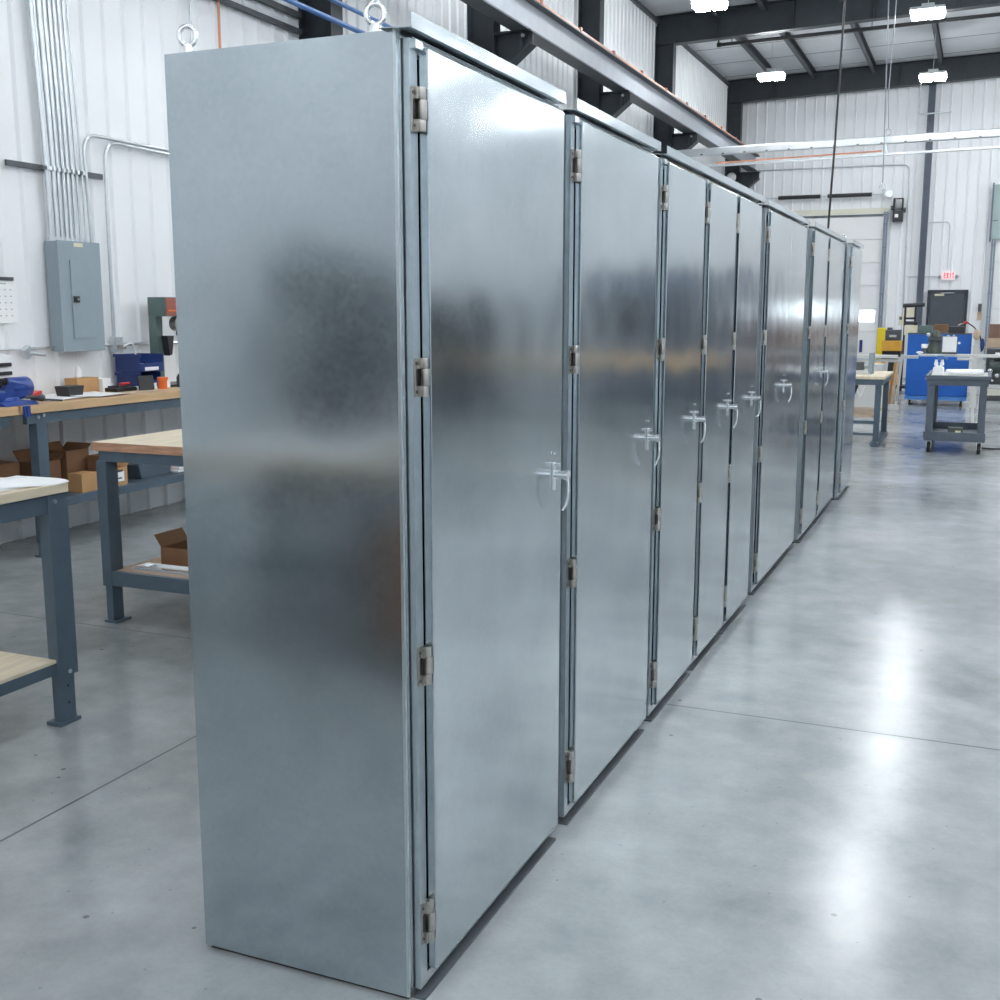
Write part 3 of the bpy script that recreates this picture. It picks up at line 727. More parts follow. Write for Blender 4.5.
# drawings: thin undulating sheets
def sheet(name, corners, z, lift, m, label, seed=1, th=.0015, nx=14, ny=14):
    rnd = random.Random(seed); ph = [rnd.random()*6 for _ in range(4)]
    (ax,ay),(bx,by),(cx,cy),(dx,dy) = corners; vs = []
    for k in (0,1):
        for i in range(nx+1):
            for j in range(ny+1):
                u, v = i/nx, j/ny
                x = (ax*(1-u)+bx*u)*(1-v)+(dx*(1-u)+cx*u)*v; yy = (ay*(1-u)+by*u)*(1-v)+(dy*(1-u)+cy*u)*v
                h = lift*(.5+.5*math.sin(4*u+ph[0])*math.cos(3*v+ph[1]))*(.4+.6*abs(2*u-1))
                vs.append((x,yy,z+h+k*th))
    W = ny+1; T = (nx+1)*W; fs = []
    for i in range(nx):
        for j in range(ny):
            a = i*W+j; fs.append((a,a+1,a+W+1,a+W)); fs.append((T+a,T+a+W,T+a+W+1,T+a+1))
    for i in range(nx):
        for a in (i*W, i*W+ny): fs.append((a,a+W,T+a+W,T+a))
    for j in range(ny):
        for a in (j, nx*W+j): fs.append((a,a+1,T+a+1,T+a))
    mb = MB().add(vs, fs, 0, True)
    return one(name, mb, M[m], label, 'paper')
sheet('drawing_sheet', [(-4.08,1.2),(xe-.08,1.35),(xe-.035,3.32),(-4.10,3.22)], .9730, .004, 'paper', 'large white drawing sheet covering the foreground bench', 3)
sheet('drawing_sheet', [(-3.98,1.3),(xe-.16,1.15),(xe-.12,3.10),(-4.06,3.00)], .9795, .005, 'paper', 'upper white drawing sheet lying slightly turned on the first', 5)
mb = MB(); pts = [(xe-.26,.9815),(xe-.16,.983),(xe-.05,.984),(xe-.01,.982),(xe+.006,.979),(xe+.014,.974)]
vs = []; ns = 8
for k in (0,1):
    for px_, pz_ in pts:
        for q in range(ns+1): vs.append((px_-.10*(1-q/ns)**2, 3.06+.285*q/ns, pz_+.0015*k+.004*math.sin(q*.8)*(1 if pz_ < .98 else .3)))
W = ns+1; T = len(pts)*W; fs = []
for a in range(len(pts)-1):
    for q in range(ns):
        b = a*W+q; fs += [(b,b+1,b+W+1,b+W),(T+b,T+b+W,T+b+W+1,T+b+1)]
    fs += [(a*W,(a+1)*W,T+(a+1)*W,T+a*W),(a*W+ns,(a+1)*W+ns,T+(a+1)*W+ns,T+a*W+ns)]
for q in range(ns):
    fs += [(q,q+1,T+q+1,T+q),((len(pts)-1)*W+q,(len(pts)-1)*W+q+1,T+(len(pts)-1)*W+q+1,T+(len(pts)-1)*W+q)]
mb.add(vs, fs, 0, True)
one('drawing_sheet', mb, M['paper'], 'curled white sheet hanging over the corner of the foreground bench', 'paper')

# bench C between bench B and the wall bench
t = thing('work_bench', 'butcher-block bench partly hidden behind the nearest enclosure, a shelf below', 'work bench', (-3.3,4.85,0))
xa, xb_, ya, yb = -4.215, -2.45, 4.50, 5.55
build('bench_top', MB().box(xa,xb_,ya+.002,yb,.921,.9655).box(xa+.0005,xb_-.0005,ya,ya+.002,.9215,.965,1), [M['palewood'],M['endgrain']], t)
build('top_rail', MB().box(xa+.03,xb_-.03,ya+.015,ya+.05,.866,.919).box(xa+.03,xa+.06,ya+.05,yb-.05,.866,.919), M['bench'], t)
build('lower_shelf', MB().box(xa+.06,xb_-.06,ya+.045,yb-.05,.262,.280,1).box(xa+.06,xb_-.06,ya+.015,ya+.045,.205,.280), [M['bench'],M['ply']], t)
for lx, s in ((xa+.012,1),(xb_-.11,1)):
    for ly in (ya+.012, yb-.10):
        mb = MB().box(lx,lx+.060,ly,ly+.005,.20,.866).box(lx,lx+.005,ly+.005,ly+.09,.20,.866).box(lx+.055,lx+.060,ly+.005,ly+.09,.20,.866)
        leg = build('leg', mb, M['bench'], t)
        mb = MB().box(lx+.010,lx+.053,ly+.008,ly+.012,.012,.22).box(lx+.049,lx+.053,ly+.012,ly+.085,.012,.22).box(lx-.003,lx+.08,ly-.003,ly+.11,0,.012)
        for z in (.15,.09): mb.cyl((lx+.040,ly+.05,z),(lx+.040,ly+.06,z),.005,8,m=1)
        build('foot', mb, [M['bench'],M['zinc']], leg)

def carton(x0,x1,y0,y1,z0,z1,label,m='card',open_=True,flap=.09,group='cardboard boxes on the bench shelf',lab=False):
    t = thing('cardboard_box', label, 'cardboard box', ((x0+x1)/2,(y0+y1)/2,z0), group)
    w = .005
    mb = MB().box(x0,x1,y0,y0+w,z0,z1).box(x0,x1,y1-w,y1,z0,z1).box(x0,x0+w,y0+w,y1-w,z0,z1).box(x1-w,x1,y0+w,y1-w,z0,z1).box(x0+w,x1-w,y0+w,y1-w,z0,z0+w)
    build('walls', mb, M[m], t)
    if open_:
        cx, cy = (x0+x1)/2, (y0+y1)/2
        build('flap', MB().rbox((cx,y1+flap*.35,z1+flap*.30),(x1-x0-.01,w,flap),(-.9,0,0)), M[m], t)
        build('flap', MB().rbox((x0-flap*.25,cy,z1+flap*.38),(w,y1-y0-.01,flap),(0,-.6,0)), M[m], t)
    else:
        build('lid', MB().box(x0-.001,x1+.001,y0-.001,y1+.001,z1,z1+.008), M[m], t)
    if lab:
        build('shipping_label', MB().box(x1+.0005,x1+.0015,y0+.04,y1-.035,z0+.03,z1-.03).box(x1+.0015,x1+.002,y0+.05,y1-.06,z0+.05,z0+.06,1).box(x1+.0015,x1+.002,y0+.05,y1-.05,z0+.10,z0+.115,1), [M['paper'],M['blackp']], t)
    return t
zs = .378
carton(-5.87,-5.745,6.02,6.17,zs,.50,'small tan open box at the front edge of the bench shelf', open_=False)
carton(-6.14,-5.95,5.84,6.04,zs,.60,'brown carton left on the bench shelf, behind the small tan box', 'cardd')
carton(-6.17,-5.93,6.08,6.30,zs,.655,'tallest brown carton standing on the bench shelf', 'cardd', flap=.05)
carton(-5.90,-5.76,6.25,6.36,zs,.60,'dark reddish carton squeezed beside the tallest one', 'cardd', open_=False)
carton(-6.16,-5.96,5.50,5.68,zs,.62,'dark brown carton at the left end of the shelf behind the drawings', 'cardd', open_=False)
carton(-5.84,-5.735,6.32,6.47,zs,.51,'upright tan carton with a white shipping label on the bench shelf', flap=.04, lab=True)
one('storage_bin', MB().prism([(6.70,zs),(7.02,zs),(7.05,zs+.11),(6.67,zs+.11)],'x',-6.02,-5.80), M['bench'], 'dark blue-grey bin lying on the bench shelf under the butcher-block bench edge', 'bin', bevel=.006)
one('tool_case', MB().box(-6.16,-5.98,6.85,7.25,zs,zs+.20), M['navy'], 'navy case standing on the bench shelf beside the rags', 'case', bevel=.015)
one('cardboard_tray', MB().box(-6.15,-5.99,6.62,6.80,zs,zs+.19), M['card'], 'tan carton tucked behind the dark bin on the shelf', 'cardboard box', bevel=.003)
mb = MB()
for k in range(4): mb.rbox((-5.86,7.22,zs+.012+k*.021),(.20-.01*k,.30-.02*k,.019),(0,0,.05*k))
one('folded_rags', mb, M['paper'], 'stack of folded white rags at the right end of the shelf', 'rags', bevel=.007)
one('shop_towel', MB().sphere((-5.88,7.02,zs+.076),.075,sc=(1,1.2,1)), M['red'], 'crumpled red shop towel beside the white rags', 'towel')
carton(-4.02,-3.70,4.76,5.00,.280,.375,'open brown carton on the lower shelf of the butcher-block bench', 'cardd', flap=.08, group=None)
one('steel_tray', MB().box(-4.06,-3.2,4.575,4.70,.281,.288).box(-4.06,-3.2,4.575,4.580,.288,.300).box(-4.06,-3.2,4.695,4.70,.288,.300).box(-4.06,-4.055,4.58,4.695,.288,.300), M['chrome'], 'bright steel channel lying on the lower bench shelf', 'tray')
sheet('drawing_sheet', [(-4.10,5.20),(-3.1,5.05),(-3.1,5.5),(-4.05,5.5)], .9665, .008, 'paper', 'white sheets on the far edge of the butcher-block bench', 9)
one('wood_block', MB().box(-4.20,-4.12,5.44,5.50,.966,.985), M['card'], 'little wooden block at the far corner of the butcher-block bench', 'wood block', bevel=.003)

# ---- bench vise on bench A
t = thing('bench_vise', 'blue bench vise clamped at the left end of the wall bench', 'vise', (-5.85,5.50,1.03))
build('base', MB().lathe([(.13,0),(.13,.02),(.10,.03),(.085,.05)], (-5.86,5.50,1.0305), 28).prism([(-6.02,1.031),(-5.70,1.031),(-5.74,1.055),(-5.98,1.055)],'y',5.36,5.64), M['viseblue'], t, bevel=.004)
build('body', MB().prism([(5.28,1.06),(5.42,1.06),(5.62,1.065),(5.66,1.10),(5.655,1.165),(5.50,1.20),(5.47,1.19),(5.44,1.13),(5.28,1.13)],'x',-5.93,-5.79), M['viseblue'], t, bevel=.015)
build('rear_housing', MB().cyl((-5.86,5.52,1.135),(-5.86,5.69,1.135),.072,28), M['viseblue'], t, bevel=.004)
build('front_jaw', MB().prism([(5.24,1.07),(5.33,1.07),(5.36,1.10),(5.36,1.14),(5.40,1.17),(5.37,1.175),(5.30,1.15),(5.24,1.12)],'x',-5.93,-5.79), M['viseblue'], t, bevel=.008)
build('jaw_plates', MB().box(-5.94,-5.78,5.455,5.468,1.165,1.205).box(-5.94,-5.78,5.405,5.418,1.150,1.19), M['blackp'], t)
build('swivel_lock', MB().cyl((-5.78,5.60,1.075),(-5.72,5.66,1.075),.011,12).sphere((-5.71,5.67,1.07),.024).cyl((-5.76,5.62,1.065),(-5.66,5.80,1.045),.007,10), M['dkgrey'], t)
build('clamp_screw', MB().box(-5.675,-5.66,5.47,5.52,.96,1.03).cyl((-5.667,5.495,1.03),(-5.667,5.495,.96),.013,10), M['viseblue'], t)
# papers, boxes, tools along bench A
zb = 1.0305
sheet('loose_papers', [(-6.20,5.85),(-5.78,5.80),(-5.80,6.25),(-6.22,6.30)], zb, .015, 'paper', 'white papers next to the vise on the wall bench', 11)
sheet('loose_papers', [(-6.1,6.20),(-5.74,6.22),(-5.75,6.62),(-6.12,6.60)], zb+.003, .012, 'paper', 'white papers in front of the dark parts bin', 12)
one('red_folder', MB().rbox((-6.20,6.02,zb+.02),(.14,.18,.035),(.1,0,.3)), M['red'], 'small red packet lying behind the vise', 'packet', bevel=.004)
mb = MB().prism([(6.20,zb+.0),(6.33,zb+.0),(6.35,zb+.075),(6.18,zb+.075)],'x',-6.10,-5.98)
one('parts_bin', mb, M['blackp'], 'dark angled parts bin on papers under the breaker panel', 'bin', bevel=.004)
carton(-6.27,-6.15,6.46,6.68,zb,zb+.105,'tan closed box on the wall bench under the breaker panel', 'card', open_=False, group='boxes on the wall bench')
one('white_bottle', MB().lathe([(.022,0),(.022,.06),(.010,.075),(.010,.09)],(-6.22,6.55,zb+.115),14), M['paper'], 'little white bottle on top of the tan box', 'bottle')
one('white_carton', MB().box(-6.27,-6.12,6.69,6.78,zb,zb+.10), M['paper'], 'small white carton right of the tan box', 'carton', bevel=.002)
one('hand_tool_case', MB().box(-6.16,-6.0,6.71,6.93,zb,zb+.03).box(-6.14,-6.02,6.74,6.86,zb+.03,zb+.042), M['blackp'], 'flat black tool case in front of the blue bins', 'case', bevel=.006)
one('catalogue', MB().rbox((-6.02,7.02,zb+.013),(.15,.17,.022),(0,0,.2)), M['paper'], 'white and red catalogue beside the flat black case', 'catalogue')
one('red_marker', MB().cyl((-6.05,6.80,zb+.055),(-6.05,6.90,zb+.055),.012,10), M['red'], 'red tool lying on the flat black case', 'tool')
sheet('instruction_sheet', [(-5.96,6.70),(-5.76,6.72),(-5.77,6.98),(-5.97,6.98)], zb, .004, 'tan', 'tan sheet near the front edge of the wall bench', 14)
def stack_bin(x0,x1,y0,y1,z0,z1,label):
    t = thing('stacking_bin', label, 'storage bin', ((x0+x1)/2,(y0+y1)/2,z0), 'navy stacking bins on the bench')
    w = .006
    mb = MB().box(x0,x1,y0,y0+w,z0,z1).box(x0,x0+w,y0+w,y1,z0,z1).box(x0+w,x1,y0+w,y1,z0,z0+w)
    mb.prism([(y1-w,z0),(y1,z0),(y1,z1),(y1-w,z1)],'x',x0,x1).prism([(y0+w,z0),(y1-w,z0),(y1-w,z0+(z1-z0)*.5),(y0+w,z0+(z1-z0)*.5)],'x',x1-w,x1)
    mb.box(x0-.012,x1+.02,y0-.012,y0,z1-.02,z1+.002)
    build('body', mb, M['navy'], t)
    build('label_holder', MB().box(x1,x1+.002,y0+.06,y1-.06,z0+.012,z0+.04), M['paper'], t)
    build('contents', MB().box(x0+.012,x1-.012,y0+.012,y1-.012,z0+.010,z0+(z1-z0)*.42), M['paper'], t)
    return t
stack_bin(-6.30,-6.08,7.05,7.31,zb,zb+.125,'lower navy stacking bin between outlet box and drill press')
stack_bin(-6.30,-6.06,7.04,7.32,zb+.130,zb+.27,'upper navy stacking bin resting on the lower one')
one('tablet_case', MB().rbox((-5.93,6.95,zb+.058),(.012,.17,.112),(0,-.12,0)), M['blackp'], 'black upright tablet leaning in front of the navy bins', 'tablet', bevel=.004)
t = thing('paint_tub', 'small orange tub on the wall bench beside the black tablet', 'tub', (-5.95,7.17,zb))
build('body', MB().lathe([(.036,0),(.040,.075)], (-5.95,7.17,zb), 22), M['orange'], t)
build('lid', MB().lathe([(.044,.076),(.044,.088),(.038,.092)], (-5.95,7.17,zb), 22), M['orange'], t)
build('paper_label', MB().box(-5.914,-5.909,7.175,7.21,zb+.01,zb+.065), M['paper'], t)
one('face_shield', MB().sphere((-5.92,7.40,zb+.09),.05,sc=(1,1.3,.6)).box(-5.96,-5.88,7.35,7.47,zb+.001,zb+.085), M['dkgrey'], 'dark grey clamp tool behind the orange tub', 'clamp')
sheet('loose_papers', [(-5.86,7.22),(-5.72,7.22),(-5.72,7.6),(-5.86,7.6)], zb, .01, 'paper', 'white paper on the bench by the enclosure edge', 15)
t = thing('drill_press', 'green bench drill press with dark red front, half hidden by the nearest enclosure', 'drill press', (-6.14,7.5,zb))
build('base', MB().box(-6.27,-6.0,7.335,7.75,zb,zb+.02), M['dkgrey'], t, bevel=.004)
build('column', MB().box(-6.215,-6.140,7.352,7.43,zb+.02,1.595), M['green'], t, bevel=.003)
build('head', MB().box(-6.215,-6.042,7.35,7.68,1.595,1.748), M['green'], t, bevel=.005)
build('front_cover', MB().box(-6.0415,-6.034,7.36,7.68,1.60,1.742), M['redcab'], t)
build('badge', MB().cyl((-6.0335,7.52,1.69),(-6.031,7.52,1.69),.030,20).box(-6.0335,-6.031,7.47,7.66,1.68,1.70).box(-6.0335,-6.031,7.38,7.66,1.635,1.648), M['orange'], t)
build('feed_wheel', MB().cyl((-6.10,7.52,1.535),(-6.04,7.52,1.535),.058,24).cyl((-6.039,7.52,1.535),(-6.025,7.52,1.535),.03,20,m=1), [M['steel'],M['dkgrey']], t)
build('quill', MB().cyl((-6.10,7.60,1.594),(-6.10,7.60,1.44),.035,20).cyl((-6.10,7.60,1.44),(-6.10,7.60,1.30),.024,16), M['dkgrey'], t)
build('table_arm', MB().prism([(7.40,1.44),(7.48,1.44),(7.45,1.29),(7.42,1.28)],'x',-6.13,-6.07), M['blackp'], t)

# ------------------------------------------------------------------ far right group
# utility cart
t = thing('utility_cart', 'dark grey two-shelf utility cart on casters in the aisle', 'cart', (-.24,14.7,0))
x0, x1, y0, y1 = -.56, .105, 14.0, 15.35
mb = MB().box(x0,x1,y0,y1,.79,.855).box(x0-.012,x1+.022,y0-.012,y0+.02,.855,.905).box(x0-.012,x1+.022,y1-.02,y1+.012,.855,.905).box(x0-.012,x0+.02,y0+.02,y1-.02,.855,.905).box(x1-.01,x1+.022,y0+.02,y1-.02,.855,.905)
build('top_shelf', mb, M['cart'], t, bevel=.008)
build('top_tray', MB().box(x0+.021,x1-.011,y0+.021,y1-.021,.856,.885), M['cinder'], t)
mb = MB().box(x0,x1,y0,y1,.145,.17).box(x0,x1,y0,y0+.03,.17,.25).box(x0,x1,y1-.03,y1,.17,.25).box(x0,x0+.03,y0+.03,y1-.03,.17,.25).box(x1-.03,x1,y0+.03,y1-.03,.17,.25)
build('bottom_shelf', mb, M['cart'], t, bevel=.006)
for lx in (x0+.012, x1-.092):
    for ly in (y0+.01, y1-.11): build('leg', MB().box(lx,lx+.08,ly,ly+.10,.25,.79), M['cart'], t, bevel=.012)
def caster(parent, x, y, r=.062, h=.145, m='black'):
    c = build('caster', MB().box(x-.03,x+.03,y-.035,y+.035,h-.008,h).box(x-.028,x-.022,y-.025,y+.03,r*.8,h-.008).box(x+.022,x+.028,y-.025,y+.03,r*.8,h-.008), M['zinc'], parent)
    build('wheel', MB().cyl((x-.02,y,r),(x+.02,y,r),r,24), M[m], c, bevel=.004)
for cx in (x0+.06, x1-.06):
    for cy in (y0+.09, y1-.09): caster(t, cx, cy)
t = thing('cutting_oil_jug', 'white twin-neck jug with a blue cap on the cart', 'jug', (-.45,14.45,.886))
build('body', MB().prism([(-.525,.886),(-.385,.886),(-.395,.975),(-.425,1.0),(-.485,1.0),(-.515,.975)],'y',14.40,14.50), M['paper'], t, bevel=.012)
for x in (-.485,-.42): build('neck', MB().lathe([(.022,0),(.024,.03),(.016,.05),(.016,.07)],(x,14.45,1.0),16), M['paper'], t)
build('cap', MB().box(-.475,-.40,14.42,14.48,1.07,1.115).cyl((-.40,14.45,1.09),(-.36,14.45,1.08),.014,10), M['pipeblue'], t, bevel=.008)
t = thing('paper_roll', 'long white rolled drawings lying on the cart', 'paper roll', (-.17,14.5,.886))
build('roll', MB().cyl((-.36,14.42,.925),(.03,14.62,.925),.036,20), M['paper'], t)
build('inner_core', MB().cyl((.0301,14.62,.925),(.04,14.625,.925),.022,16), M['dkgrey'], t)
sheet('loose_papers', [(-.55,14.05),(-.32,14.08),(-.30,14.3),(-.55,14.3)], .8865, .006, 'paper', 'white sheet under the jug on the cart', 16)
one('parts_box', MB().box(-.30,-.14,14.05,14.22,.171,.30), M['olive'], 'dark green box with yellow markings on the lower cart shelf', 'box', bevel=.004)
one('box_marking', MB().box(-.22,-.16,14.044,14.0495,.19,.27), M['cream2'], 'pale yellow label on the dark green box', 'label')
one('steel_dish', MB().lathe([(.05,0),(.075,.03)],(-.42,14.25,.171),20), M['zinc'], 'shallow metal dish on the lower cart shelf', 'dish')

# bench D
t = thing('work_bench', 'small wood-topped bench standing beyond the far end of the row', 'work bench', (-1.5,15.2,0))
x0, x1, y0, y1 = -2.3, -1.06, 14.5, 15.9
build('bench_top', MB().box(x0,x1,y0,y1,.815,.850), M['palewood'], t, bevel=.004)
build('top_rail', MB().box(x0+.03,x1-.02,y0+.02,y0+.06,.745,.812).box(x1-.06,x1-.02,y0+.06,y1-.02,.745,.812), M['bench'], t)
for ly in (y0+.04, y1-.12):
    build('leg', MB().box(x1-.11,x1-.04,ly,ly+.06,.05,.745), M['bench'], t)
    build('leg', MB().box(x0+.04,x0+.11,ly,ly+.06,.05,.745), M['bench'], t)
build('foot_bar', MB().box(x1-.13,x1-.03,y0-.10,y1,0,.05).box(x0+.03,x0+.13,y0-.10,y1,0,.05), M['bench'], t, bevel=.008)
build('cross_bar', MB().box(x0+.11,x1-.11,y0+.05,y0+.08,.26,.30).box(x0+.11,x1-.11,y0+.05,y0+.08,.12,.15), M['bench'], t)
build('lower_shelf', MB().box(x0+.11,x1-.11,y0+.09,y1-.12,.34,.37), M['tan'], t)
t = thing('bench_fixture', 'pale metal clamping fixture standing on the small bench', 'fixture', (-1.4,15,.851))
build('base_plate', MB().box(-1.60,-1.28,14.9,15.25,.851,.875), M['cinder'], t)
build('upright', MB().box(-1.30,-1.25,14.95,15.20,.851,1.12), M['panelgrey'], t, bevel=.005)
build('slide_bar', MB().box(-1.62,-1.30,15.02,15.08,1.03,1.06).cyl((-1.62,15.05,.96),(-1.30,15.05,.96),.03,16), M['zinc'], t)
build('motor', MB().box(-1.52,-1.36,15.0,15.15,.90,1.0), M['dkgrey'], t, bevel=.01)
one('wire_hook', MB().tube([(-1.38,14.49,.74),(-1.37,14.48,.66),(-1.34,14.48,.60),(-1.30,14.48,.66),(-1.29,14.49,.74)],.006,8), M['paper'], 'pale cable loop hanging under the small bench', 'cable')
one('hand_grip', MB().rbox((-1.40,14.47,.68),(.04,.03,.14),(0,.35,0)), M['blackp'], 'black hand tool hanging from the small bench rail', 'tool', bevel=.006)
# white cabinet behind
t = thing('low_cabinet', 'light grey metal cabinet standing behind the small bench', 'cabinet', (-2.2,20,0))
build('body', MB().box(-2.6,-1.50,19.8,20.4,.04,.76), M['cinder'], t, bevel=.008)
build('plinth', MB().box(-2.58,-1.52,19.83,20.38,0,.04), M['dkgrey'], t)

# saw stand rail
t = thing('saw_stand', 'long aluminium work stand with extension rails in front of the blue tool chest', 'saw stand', (-.7,18,0))
build('left_rail', MB().box(-1.95,-1.15,17.9,18.1,.945,.99).box(-1.95,-1.16,17.95,18.05,.885,.93), M['cinder'], t, bevel=.006)
build('end_support', MB().prism([(-1.15,.90),(-1.10,.99),(-.86,.99),(-.86,.945),(-1.06,.945),(-1.10,.90)],'y',17.92,18.08), M['zinc'], t)
build('shelf', MB().box(-.86,-.335,17.8,18.15,.985,1.02), M['zinc'], t, bevel=.005)
build('right_rail', MB().box(-.335,1.9,17.95,18.05,.975,1.02).box(-.32,-.10,17.93,18.07,.93,.965), M['cinder'], t, bevel=.006)
for a, b in ((-.10,-.05),(.04,.02),(1.6,1.65),(-1.30,-1.35),(-1.85,-1.9)):
    build('leg', MB().prism([(b-.02,0),(b+.02,0),(a+.02,.93),(a-.02,.93)],'y',17.98,18.02), M['cinder'], t)
t = thing('bench_grinder', 'dark olive bench machine on the stand in front of the blue chest', 'machine', (-.63,18,1.02))
build('base', MB().lathe([(.10,0),(.105,.08),(.085,.15),(.095,.18)],(-.64,17.98,1.0205),22), M['olive'], t)
build('motor_body', MB().cyl((-.735,17.98,1.235),(-.545,17.98,1.235),.052,22), M['dkgrey'], t, bevel=.006)
build('head', MB().lathe([(.075,0),(.07,.05),(.035,.10),(.02,.11)],(-.63,17.98,1.26),20), M['olive'], t)
build('knob', MB().sphere((-.735,17.93,1.30),.026), M['cinder'], t)
t = thing('clipboard', 'white paper on a clipboard leaning upright beside the olive machine', 'clipboard', (-.43,18,1.02))
build('board', MB().rbox((-.435,18.02,1.15),(.215,.008,.26),(-.12,0,0)), M['dkgrey'], t)
build('paper', MB().rbox((-.437,18.01,1.155),(.195,.003,.235),(-.12,0,0)), M['paper'], t)
build('clip', MB().box(-.48,-.44,17.985,18.03,1.275,1.295).box(-.40,-.37,17.985,18.03,1.275,1.30), M['zinc'], t)
build('stand', MB().box(-.53,-.33,17.92,18.10,1.0205,1.045), M['blackp'], t)
t = thing('jar', 'small dark jar with a white lid on the stand', 'jar', (-.77,18,1.02))
build('glass', MB().lathe([(.042,0),(.044,.08)],(-.775,17.98,1.0205),18), M['dkgrey'], t)
build('lid', MB().lathe([(.05,.081),(.05,.135),(.045,.14)],(-.775,17.98,1.0205),18), M['paper'], t)
one('cleaning_rag', MB().sphere((-.84,17.92,1.038),.035,sc=(1.5,1.2,.5)), M['paper'], 'crumpled white rag beside the small jar', 'rag')

# blue tool chest
t = thing('tool_chest', 'big royal blue rolling tool chest in front of the back wall', 'tool chest', (-.7,21.5,0))
x0, x1, y0, y1 = -1.205, -.185, 21.2, 21.8
build('lower_cabinet', MB().box(x0,x1,y0,y1,.17,.86), M['blue'], t, bevel=.01)
build('upper_cabinet', MB().box(x0,x1+.02,y0,y1-.05,.875,1.245), M['blue'], t, bevel=.01)
build('top_mat', MB().box(x0-.005,x1+.025,y0-.005,y1-.045,1.246,1.265), M['dkgrey'], t)
build('base_rail', MB().box(x0,x1,y0-.01,y1,.10,.165), mat('light_blue_paint',(0.06,0.22,0.58),.4), t)
mb = MB()
for z in (.30,.45,.60,.72): mb.box(x0+.06,x1-.06,y0-.006,y0-.0005,z,z+.012)
build('drawer_lips', mb, M['blue'], t)
build('lock', MB().cyl((-.36,y0-.012,1.10),(-.36,y0-.0005,1.10),.022,14), M['paper'], t, label='round white lock')
for cx in (x0+.09, x1-.09):
    for cy in (y0+.08, y1-.08): caster(t, cx, cy, .05, .10)
one('test_box', MB().box(-1.03,-.81,21.3,21.5,1.266,1.395).box(-.92,-.84,21.34,21.46,1.395,1.405), M['green'], 'grey-green box on the left of the blue chest', 'box', bevel=.006)
t = thing('monitor', 'small dark brown screen on the middle of the blue chest', 'screen', (-.67,21.4,1.266))
build('bezel', MB().box(-.79,-.555,21.33,21.37,1.28,1.42), M['brown'], t, bevel=.005)
build('screen', MB().box(-.77,-.575,21.322,21.3295,1.295,1.408), M['cardd'], t)
build('stand', MB().box(-.73,-.62,21.31,21.43,1.266,1.279), M['dkgrey'], t)
one('black_case', MB().box(-.545,-.285,21.3,21.5,1.266,1.38), M['blackp'], 'flat black case on the right of the blue chest', 'case', bevel=.008)
t = thing('air_hose', 'black hose with a red fitting arching over the right end of the blue chest', 'hose', (-.1,21.5,.9))
build('hose', MB().tube(fillet([(-.34,21.25,1.40),(-.27,21.25,1.46),(-.13,21.3,1.37),(-.02,21.3,1.20),(.0,21.3,.95)],.12),.012,8), M['blackp'], t)
build('fitting', MB().cyl((-.31,21.25,1.43),(-.25,21.25,1.46),.028,12), M['red'], t)
build('nozzle', MB().tube([(-.31,21.25,1.43),(-.36,21.25,1.425),(-.40,21.25,1.40)],.009,8), M['zinc'], t)
one('air_blower', MB().box(-.13,-.03,21.0,21.15,0,1.08).prism([(-.12,1.08),(-.04,1.08),(-.05,1.28),(-.11,1.30)],'y',21.02,21.13), M['cinder'], 'pale upright cabinet with a tan top right of the blue chest', 'cabinet', bevel=.012)
one('hand_glove', MB().sphere((.01,20.95,1.08),.05,sc=(.7,.6,2.2)), M['navy'], 'navy glove hanging from the pale upright cabinet', 'glove')
one('tan_hood', MB().sphere((-.09,20.96,1.25),.055,sc=(1,.6,1.7)), M['tan'], 'tan leather guard hung on the pale upright cabinet', 'guard')

# boards leaning left of the blue chest
t = thing('leaning_boards', 'pale boards leaning against the left side of the blue chest', 'boards', (-1.3,20.3,0))
for k, (xb0, xt0, z1, m) in enumerate(((-1.36,-1.27,.88,'tan'),(-1.42,-1.33,.78,'card'),(-1.30,-1.235,.92,'cinder'))):
    mb = MB().prism([(xb0-.02,0),(xb0+.02,0),(xt0+.02,z1),(xt0-.02,z1)],'y',20.2+.10*k,20.28+.10*k)
    build('board', mb, M[m], t)
carton(-1.72,-1.45,20.45,20.85,0,.50,'tall tan carton standing between the small bench and the blue chest', 'card', open_=False, group=None)
one('amber_canister', MB().lathe([(.10,0),(.11,.2),(.09,.26)],(-1.58,20.5,.51),18), M['amber'], 'amber canister on the tall tan carton', 'canister')
# floor strip
one('floor_box', MB().box(-1.5,-1.22,19.95,20.1,0,.09), M['cinder'], 'low pale box on the floor left of the blue chest', 'box', bevel=.01)

# yellow post and machine
t = thing('bollard', 'yellow square safety post guarding the overhead door track', 'bollard', (-2.09,27,0))
build('post', MB().box(-2.19,-2.00,26.9,27.1,0,1.28), M['yellow'], t, bevel=.02)
build('base_plate', MB().box(-2.24,-1.95,26.85,27.15,0,.015), M['yellow'], t)
t = thing('pallet_stacker', 'yellow and black electric stacker beside the yellow post', 'stacker', (-1.8,26,0))
build('battery_hood', MB().box(-1.98,-1.60,25.8,26.3,.30,.80), M['blackp'], t, bevel=.02)
build('yellow_body', MB().box(-1.99,-1.59,25.7,26.32,.80,1.02), M['amber'], t, bevel=.02)
build('motor_cover', MB().box(-1.93,-1.62,25.8,26.25,1.02,1.25).box(-1.86,-1.68,25.76,25.80,1.08,1.16,1).box(-1.90,-1.80,25.85,26.1,1.25,1.30), [M['dkgrey'],M['zinc']], t, bevel=.015)
build('lower_body', MB().box(-1.97,-1.61,25.75,26.3,.08,.30), M['amber'], t, bevel=.01)
for x in (-1.92,-1.66): build('wheel', MB().cyl((x-.03,25.9,.07),(x+.03,25.9,.07),.07,20), M['black'], t)
t = thing('equipment_trolley', 'tall black framed trolley holding cream boxes before the back wall', 'trolley', (-1.35,25,0))
